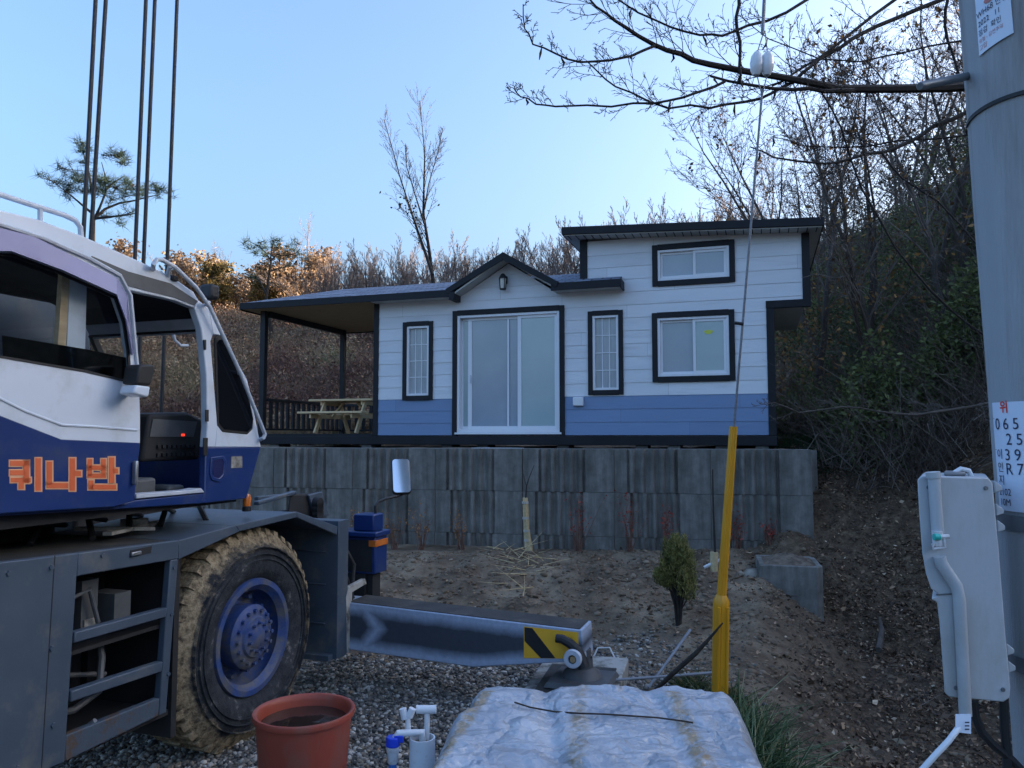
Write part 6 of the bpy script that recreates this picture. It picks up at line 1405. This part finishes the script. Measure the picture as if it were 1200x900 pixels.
def build_cover():
    q = np.random.default_rng(11)
    # ---- dry brush over the slope behind the house and the deck
    n = 2900; Y = 18.2 + 20*q.random(n)**1.6; px = q.uniform(60, 960, n); X = (px-600)/900*Y
    Z = H(X, Y); ok = Y > 18.2; X, Y, Z = X[ok], Y[ok], Z[ok]; n = len(X); per = 26
    tone = np.clip(.5 + .9*fbm(X*.55, Y*.55, 77), 0, 1); hh = .28 + .55*np.clip(.5 + fbm(X*.9, Y*.9, 71), 0, 1)
    i = np.repeat(np.arange(n), per); m_ = len(i); P = np.stack([X[i], Y[i], Z[i]-.05], 1) + q.normal(size=(m_,3))*np.array([.22,.22,0])
    D = q.normal(size=(m_,3))*.55; D[:,2] = 1; V, F, r = stems_mesh(P, D, hh[i]*q.uniform(.4,1.1,m_), np.full(m_,.011), q.normal(size=(m_,3))*np.array([.2,.2,.12]), np.clip(tone[i] + q.normal(0,.14,m_),0,1), 2)
    tag(npmesh('hillside_brush', V, F, leafmat('dry_brush', [(.05,(.10,.055,.048)),(.35,(.21,.12,.095)),(.6,(.32,.22,.14)),(.8,(.40,.32,.19)),(.97,(.17,.18,.09))], trans=0), {'rnd': r}), 'brown and maroon dry brush covering the slope behind the house', 'brush', kind='stuff')
    n = 90000; Y = 18.2 + 17*q.random(n)**1.5; px = q.uniform(60, 960, n); X = (px-600)/900*Y; Z = H(X,Y) + q.uniform(0,.8,n)**1.3
    tone = np.clip(.5 + .9*fbm(X*.55, Y*.55, 77) + q.normal(0,.2,n), 0, 1); V, F, r = leaves_mesh(np.stack([X,Y,Z],1), q.uniform(.05,.13,n), tone, .5, flat=.8, rng=q)
    tag(npmesh('dead_leaves', V, F, leafmat('dead_brush_leaves', [(.05,(.13,.07,.055)),(.5,(.27,.165,.105)),(.95,(.40,.30,.18))], trans=.1), {'rnd': r}), 'withered leaves caught in the brush behind the house', 'leaves', kind='stuff')
    # ---- thicket of the right slope: fine dark stems and green climbers
    n = 1500; Y = 11.2 + 20*q.random(n)**1.4; px = q.uniform(890, 1330, n); X = (px-600)/900*Y; Z = H(X, Y); ok = ((X > 5.2) | (Y > 18.5)) & ((Z > 1.25)); X, Y, Z = X[ok], Y[ok], Z[ok]; n = len(X); per = 18
    i = np.repeat(np.arange(n), per); m_ = len(i); P = np.stack([X[i],Y[i],Z[i]-.05],1) + q.normal(size=(m_,3))*np.array([.3,.3,0]); D = q.normal(size=(m_,3))*.75; D[:,2] = 1
    L_ = q.uniform(.3,1.1,m_)*(.5 + 1.1*np.clip(.5+fbm(X*.8,Y*.8,91),0,1))[i]; V, F, r = stems_mesh(P, D, L_, np.full(m_,.0075), q.normal(size=(m_,3))*np.array([.4,.4,.3]), np.clip(q.normal(.4,.25,m_),0,1), 3)
    tag(npmesh('slope_thicket', V, F, leafmat('dark_thicket', [(.1,(.07,.055,.045)),(.6,(.15,.12,.10)),(.95,(.30,.25,.21))], trans=0), {'rnd': r}), 'tangle of dark bare stems on the slope right of the house', 'thicket', kind='stuff')
    n = 200000; Y = 11.6 + 16*q.random(n)**1.3; px = q.uniform(890, 1300, n); X = (px-600)/900*Y; G = H(X,Y); Z = G + q.uniform(0,1,n)**1.2*(.6 + 3.0*np.clip(.15+fbm(X*.45,Y*.45,95)*1.6,0,1))
    cov = fbm(X*.7, Y*.7, 97) + .6*fbm(X*2.2, Z*2.2, 98); cov = cov + .75*np.exp(-((X-7.6)/3.0)**2 - ((Y-16)/4.0)**2); ok = (cov > -.10) & ((X > 5.2) | (Y > 18.5)) & (G > 1.4); P = np.stack([X,Y,Z],1)[ok]; n = len(P)
    tone = np.clip(.45 + .5*fbm(P[:,0]*.6,P[:,1]*.6,99) + q.normal(0,.22,n),0,1); V, F, r = leaves_mesh(P, q.uniform(.05,.12,n), tone, .55, rng=q)
    tag(npmesh('green_climbers', V, F, leafmat('green_climber_leaves', [(.05,(.055,.072,.028)),(.5,(.14,.17,.062)),(.9,(.24,.265,.11))]), {'rnd': r}), 'green climbing leaves spread through the thicket on the right slope', 'climbers', kind='stuff')
    n = 16000; Y = 12 + 15*q.random(n); px = q.uniform(900,1300,n); X = (px-600)/900*Y; G = H(X,Y); P = np.stack([X,Y,G+q.uniform(0,2.6,n)],1); ok = (X > 5.2) & (fbm(X*.9,Y*.9,61) > .05) & (G > 1.4); P = P[ok]; n = len(P)
    V, F, r = leaves_mesh(P, q.uniform(.05,.13,n), q.random(n), .55, rng=q)
    tag(npmesh('withered_leaves', V, F, leafmat('brown_slope_leaves', [(.1,(.10,.06,.035)),(.6,(.22,.13,.06)),(.95,(.42,.23,.08))]), {'rnd': r}), 'brown and orange withered leaves hanging in the right thicket', 'leaves', kind='stuff')
    # ---- gravel
    def within(n, x0, x1, y0, y1, fn):
        X = q.uniform(x0,x1,n); Y = q.uniform(y0,y1,n); ok = q.random(n) < fn(X,Y); return X[ok], Y[ok]
    vis = lambda X, Y: (np.abs(X/Y) < .72)
    X, Y = within(60000, -3.2, 2.6, 3.3, 8.6, lambda X,Y: gravelmask(X,Y)*vis(X,Y)*(.35 + .65*ss(8.6,6.5,Y))); s = .010 + .016*q.random(len(X))**2
    V, F, r = stones_mesh(np.stack([X,Y,H(X,Y)+s*.35],1), s, q.random(len(X)), q)
    tag(npmesh('gravel', V, F, leafmat('grey_gravel', [(.05,(.06,.060,.060)),(.4,(.14,.135,.125)),(.65,(.22,.185,.14)),(.85,(.30,.285,.26)),(.98,(.46,.44,.40))], .85, 0), {'rnd': r}), 'grey crushed-stone gravel of the yard', 'gravel', kind='stuff')
    # ---- clods and small stones in the soil
    X, Y = within(24000, -3.2, 4.4, 5.0, 11.4, lambda X,Y: (1-gravelmask(X,Y))*(1-.8*leafmask(X,Y))*vis(X,Y)*(Y < wally(X)-.05)); s = .006 + .042*q.random(len(X))**5
    V, F, r = stones_mesh(np.stack([X,Y,H(X,Y)+s*.02],1), s, np.clip(q.normal(.40,.17,len(X)),0,1), q, .55)
    tag(npmesh('soil_clods', V, F, leafmat('soil_clod', [(.05,(.09,.064,.042)),(.5,(.20,.148,.10)),(.88,(.31,.24,.17)),(1,(.50,.45,.38))], .95, 0), {'rnd': r}), 'crumbled clods and small stones on the bare soil', 'clods', kind='stuff')
    # ---- leaf litter
    X, Y = within(95000, 1.2, 7.5, 3.9, 13.6, lambda X,Y: np.clip(leafmask(X,Y)+.05,0,1)*np.clip(.55+1.3*fbm(X*1.1,Y*1.1,201),.12,1)*vis(X,Y)*((Y < wally(X)) | (X > 4.4))); n = len(X)
    V, F, r = leaves_mesh(np.stack([X,Y,H(X,Y)+q.uniform(.004,.035,n)],1), q.uniform(.02,.06,n)*(1+.9*(q.random(n)<.12)), np.clip(q.random(n)**1.5,0,1), .55, flat=.55, rng=q)
    tag(npmesh('leaf_litter', V, F, leafmat('fallen_leaves', [(.05,(.06,.042,.03)),(.45,(.15,.10,.065)),(.75,(.27,.175,.11)),(.93,(.42,.28,.17)),(1,(.58,.47,.34))], .75, .05), {'rnd': r}), 'brown fallen leaves carpeting the gully on the right', 'leaf litter', kind='stuff')
    X, Y = within(1500, 1.4, 7.2, 4.0, 13.2, lambda X,Y: np.clip(leafmask(X,Y)+.05,0,1)*vis(X,Y)*((Y < wally(X)-.1) | (X > 4.5))); n = len(X)
    D = q.normal(size=(n,3)); D[:,2] = D[:,2]*.12 + .05; V, F, r = stems_mesh(np.stack([X,Y,H(X,Y)+.015],1), D, q.uniform(.08,.5,n), q.uniform(.0025,.006,n), q.normal(size=(n,3))*np.array([.05,.05,.015]), q.random(n), 2)
    tag(npmesh('fallen_twigs', V, F, leafmat('fallen_twig', [(.1,(.03,.022,.016)),(.6,(.09,.068,.05)),(.95,(.22,.18,.14))], trans=0), {'rnd': r}), 'small fallen twigs strewn through the leaf litter', 'twigs', kind='stuff')
    X, Y = within(2600, -2.8, 3.0, 5.0, 11.3, lambda X,Y: (1-leafmask(X,Y))*.5*vis(X,Y)); n = len(X)
    V, F, r = leaves_mesh(np.stack([X,Y,H(X,Y)+.012],1), q.uniform(.02,.06,n), q.random(n), .5, flat=.4, rng=q)
    tag(npmesh('scattered_leaves', V, F, bpy.data.materials['fallen_leaves'], {'rnd': r}), 'few brown leaves scattered over soil and gravel', 'leaves', kind='stuff')
    # ---- grass beside the tarp, weeds under the slope
    def tuft(name, pts, n, h0, h1, mt, label, spread):
        C = np.array(pts); idx = q.integers(0,len(C),n); P = np.zeros((n,3)); P[:,:2] = C[idx] + q.normal(size=(n,2))*spread; P[:,2] = H(P[:,0],P[:,1]); D = q.normal(size=(n,3))*.5; D[:,2] = 1
        b_ = q.normal(size=(n,3))*.13; b_[:,2] = -np.abs(b_[:,2])*1.2; V, F, r = stems_mesh(P, D, q.uniform(h0,h1,n), np.full(n,.0066), b_, q.random(n), 4); tag(npmesh(name, V, F, mt, {'rnd': r}), label, 'grass', kind='stuff')
    gm = leafmat('blue_green_grass', [(.05,(.05,.095,.035)),(.5,(.11,.19,.085)),(.85,(.24,.33,.19)),(1,(.42,.37,.18))], .55)
    g1 = [tuple(onz(px,py,-.05)[:2]) for px,py in ((868,880),(885,885),(900,890),(880,905),(905,905),(920,912),(895,920),(860,862),(875,900))]
    tuft('grass', g1, 900, .18, .48, gm, 'blue-green grass tuft beside the right side of the tarp', .07)
    g2 = [tuple(onz(px,py,.0)[:2]) for px,py in ((812,806),(802,812),(822,812),(860,835),(868,850),(858,820))]
    tuft('short_grass', g2, 420, .08, .24, leafmat('dull_grass', [(.05,(.03,.05,.018)),(.5,(.06,.085,.03)),(.9,(.17,.15,.06))], .6), 'dull short grass round the foot of the yellow guard', .06)
    g3 = [(x,y) for x,y in zip(q.uniform(4.5,6.4,60), q.uniform(12.0,13.6,60))]
    tuft('bank_weeds', g3, 2600, .08, .35, leafmat('bank_weed', [(.05,(.014,.032,.014)),(.6,(.035,.075,.03)),(.95,(.07,.12,.05))], .6), 'low green weeds along the top of the leafy bank', .13)
def build_overhang():
    """the bare branches that reach in over the yard from the right"""
    bx = at(1345, 500, 6.9); z0 = hz(bx.x, 6.9); e = empty('overhanging_tree', (bx.x, 6.9, z0), 0, 'bare dark-branched tree reaching in from the right over the yard, dry pods hanging', 'tree'); o = e.location.copy(); rg = random.Random(12)
    tr = MB(); T = [Vector((0,0,-.2)), Vector((.02,.0,1.2)), Vector((-.03,.03,2.6)), Vector((-.10,.02,3.7)), Vector((-.05,.05,5.0)), Vector((.05,.1,6.8))]; tr.tube(T, [.17,.15,.13,.115,.085,.04], 14); tr.build('trunk', M_['blacktwig'], e, smooth=True)
    cr = MB(); pods = []; MINR[0] = .0016
    W = lambda w, Y: w/900*Y/2
    paths = [
     ([(1330,118),(1230,104),(1140,101),(1080,103),(1000,104),(967,100),(900,88),(833,75),(800,63),(767,52),(733,32),(710,17),(690,-4)], 13, 2.2, 6.9, 5.5),
     ([(768,53),(740,65),(715,71),(680,72),(650,63),(625,52),(615,35),(613,4)], 3.6, 1.3, 5.75, 5.3),
     ([(1000,106),(965,107),(930,105),(880,99),(832,90)], 6, 3, 6.3, 6.0),
     ([(850,96),(827,105),(800,114),(767,122),(717,125),(650,125),(627,123),(610,114),(602,103)], 3.6, 1.4, 6.0, 5.5),
     ([(1107,-2),(1050,21),(1008,40),(985,55),(957,71),(940,86),(920,101),(890,115),(860,121),(833,127),(783,128),(740,109),(710,93),(690,73)], 5.5, 1.6, 6.7, 5.7),
     ([(1052,-4),(1000,36),(960,67),(928,88),(905,100)], 4.2, 2.2, 6.6, 6.2),
     ([(950,-2),(920,15),(877,30),(847,42),(820,42),(787,32),(747,15),(723,-2)], 4, 2, 6.2, 5.8),
     ([(865,-3),(863,20),(868,50),(867,80),(864,98)], 4.5, 3.4, 6.1, 6.05),
     ([(1330,20),(1230,80),(1140,127),(1093,149),(1067,165),(1035,179),(997,187),(968,191),(907,184),(880,173)], 7, 1.6, 6.9, 6.2),
     ([(1035,181),(1056,208),(1099,237),(1150,292),(1180,340)], 3, 1.5, 6.4, 6.2),
     ([(1330,180),(1250,168),(1140,158),(1050,165),(990,172),(940,170),(905,160)], 3.2, 1.0, 6.9, 6.5),
     ([(1112,-3),(1108,30),(1115,60),(1125,110)], 4, 3, 6.8, 6.8),
     ([(1330,60),(1240,40),(1120,48),(1060,62),(1010,72),(960,70),(900,45),(870,20)], 3, 1.0, 6.9, 6.4),
     ([(1330,470),(1240,468),(1157,472),(1112,481),(1075,486),(1025,482),(987,477),(937,484),(905,472)], 4.2, 1.4, 6.9, 6.9),
     ([(960,105),(985,150),(1010,220),(1050,290),(1090,340),(1140,385),(1200,420)], 2.2, 3.0, 6.6, 6.9),
    ]
    pb = MB(); cr0 = cr
    for l, w0, w1, Y0, Y1 in paths:
        cr = pb if l[0] == (1330,470) else cr0
        n = len(l)-1; P = [at(px + rg.uniform(-1,1), py + rg.uniform(-1,1), Y0 + (Y1-Y0)*k/n) - o for k, (px,py) in enumerate(l)]
        Q = []; 
        for a, b in zip(P, P[1:]):        # a little crookedness between the given points
            Q += [a, a.lerp(b,.5) + Vector((rg.gauss(0,.008),rg.gauss(0,.01),rg.gauss(0,.008)))]
        Q.append(P[-1]); m_ = len(Q)-1; r0, r1 = W(w0,Y0), W(w1,Y1); cr.tube(Q, [r0 + (r1-r0)*k/m_ for k in range(m_+1)], 7, cap=False)
        sprout(rg, cr, Q, (max(r0*.5,.006), r1), 0, [(int(7+n*2.2),.10,1,.13,.85,.35,5,.13,.06,4),(5,.15,1,.45,.75,.5,3,.16,.03,3),(2,.3,1,.5,.8,.6,2,.16,.0,3)])
        pods += [along(Q, rg.uniform(.2,1))[0] for _ in range(2)]
    cr = cr0; cr.build('limbs', M_['blacktwig'], e, smooth=True, fix=False); pb.build('pale_branch', M_['barkg'], e, smooth=True, fix=False)
    pd = pm('dry_pod', (.014,.010,.008), (.03,.02,.015), 10, .8)
    for p in pods[:26]:
        k = MB(); d = Vector((rg.gauss(0,.25), rg.gauss(0,.25), -1)).normalized(); l = rg.uniform(.06,.11); s = d.orthogonal()*rg.uniform(-.02,.02)
        k.tube([p, p + d*.015, p + d*l*.5 + s, p + d*l], [.0015,.006,.010,.003], 6); k.build('seed_pod', pd, e, smooth=True)
# ================================================================== sky, sun, camera
SUN_AZ, SUN_EL = radians(80), radians(10)       # azimuth clockwise from the view direction
def build_light():
    w = bpy.data.worlds.new('World'); scene.world = w; w.use_nodes = True; nt = w.node_tree; bg = nt.nodes['Background']
    sk = nt.nodes.new('ShaderNodeTexSky'); sk.sky_type = 'NISHITA'; sk.sun_disc = False
    sk.sun_elevation = SUN_EL; sk.sun_rotation = SUN_AZ; sk.air_density = 1.0; sk.dust_density = 8.5; sk.ozone_density = 3.3; sk.altitude = 50
    nt.links.new(sk.outputs[0], bg.inputs['Color']); bg.inputs['Strength'].default_value = .12
    ld = bpy.data.lights.new('sun', 'SUN'); ld.energy = 3.2; ld.angle = radians(.5); ld.color = (1, .77, .54)
    s = bpy.data.objects.new('sun', ld); COL.objects.link(s)
    d = Vector((sin(SUN_AZ)*cos(SUN_EL), cos(SUN_AZ)*cos(SUN_EL), sin(SUN_EL)))
    s.rotation_euler = d.to_track_quat('Z', 'Y').to_euler(); s.location = (20, 20, 30)
    cd = bpy.data.cameras.new('camera'); cam = bpy.data.objects.new('camera', cd); COL.objects.link(cam)
    cd.sensor_width = 36; cd.lens = 36 * FPX / 1200; cd.clip_end = 3000; cd.clip_start = .05
    cam.location = CAM; cam.rotation_euler = (pi/2 + PITCH, 0, 0); scene.camera = cam
    vs = scene.view_settings; vs.view_transform = 'Standard'; vs.look = 'None'; vs.gamma = 1; vs.use_curve_mapping = False; vs.exposure = EXPO; vs.use_white_balance = True; vs.white_balance_temperature = 6450; vs.white_balance_tint = 14
    scene.cycles.use_denoising = True
    scene.cycles.max_bounces = 6; scene.cycles.transparent_max_bounces = 16
EXPO = 2.80
build_light()
build_ground()
build_crane(); build_house(); build_wall(); build_tarp(); build_bucket()
_p = build_pole(); build_meter(*_p[2:]); build_guy(); build_yard(); build_tap()
build_trees(); build_cover(); build_overhang()
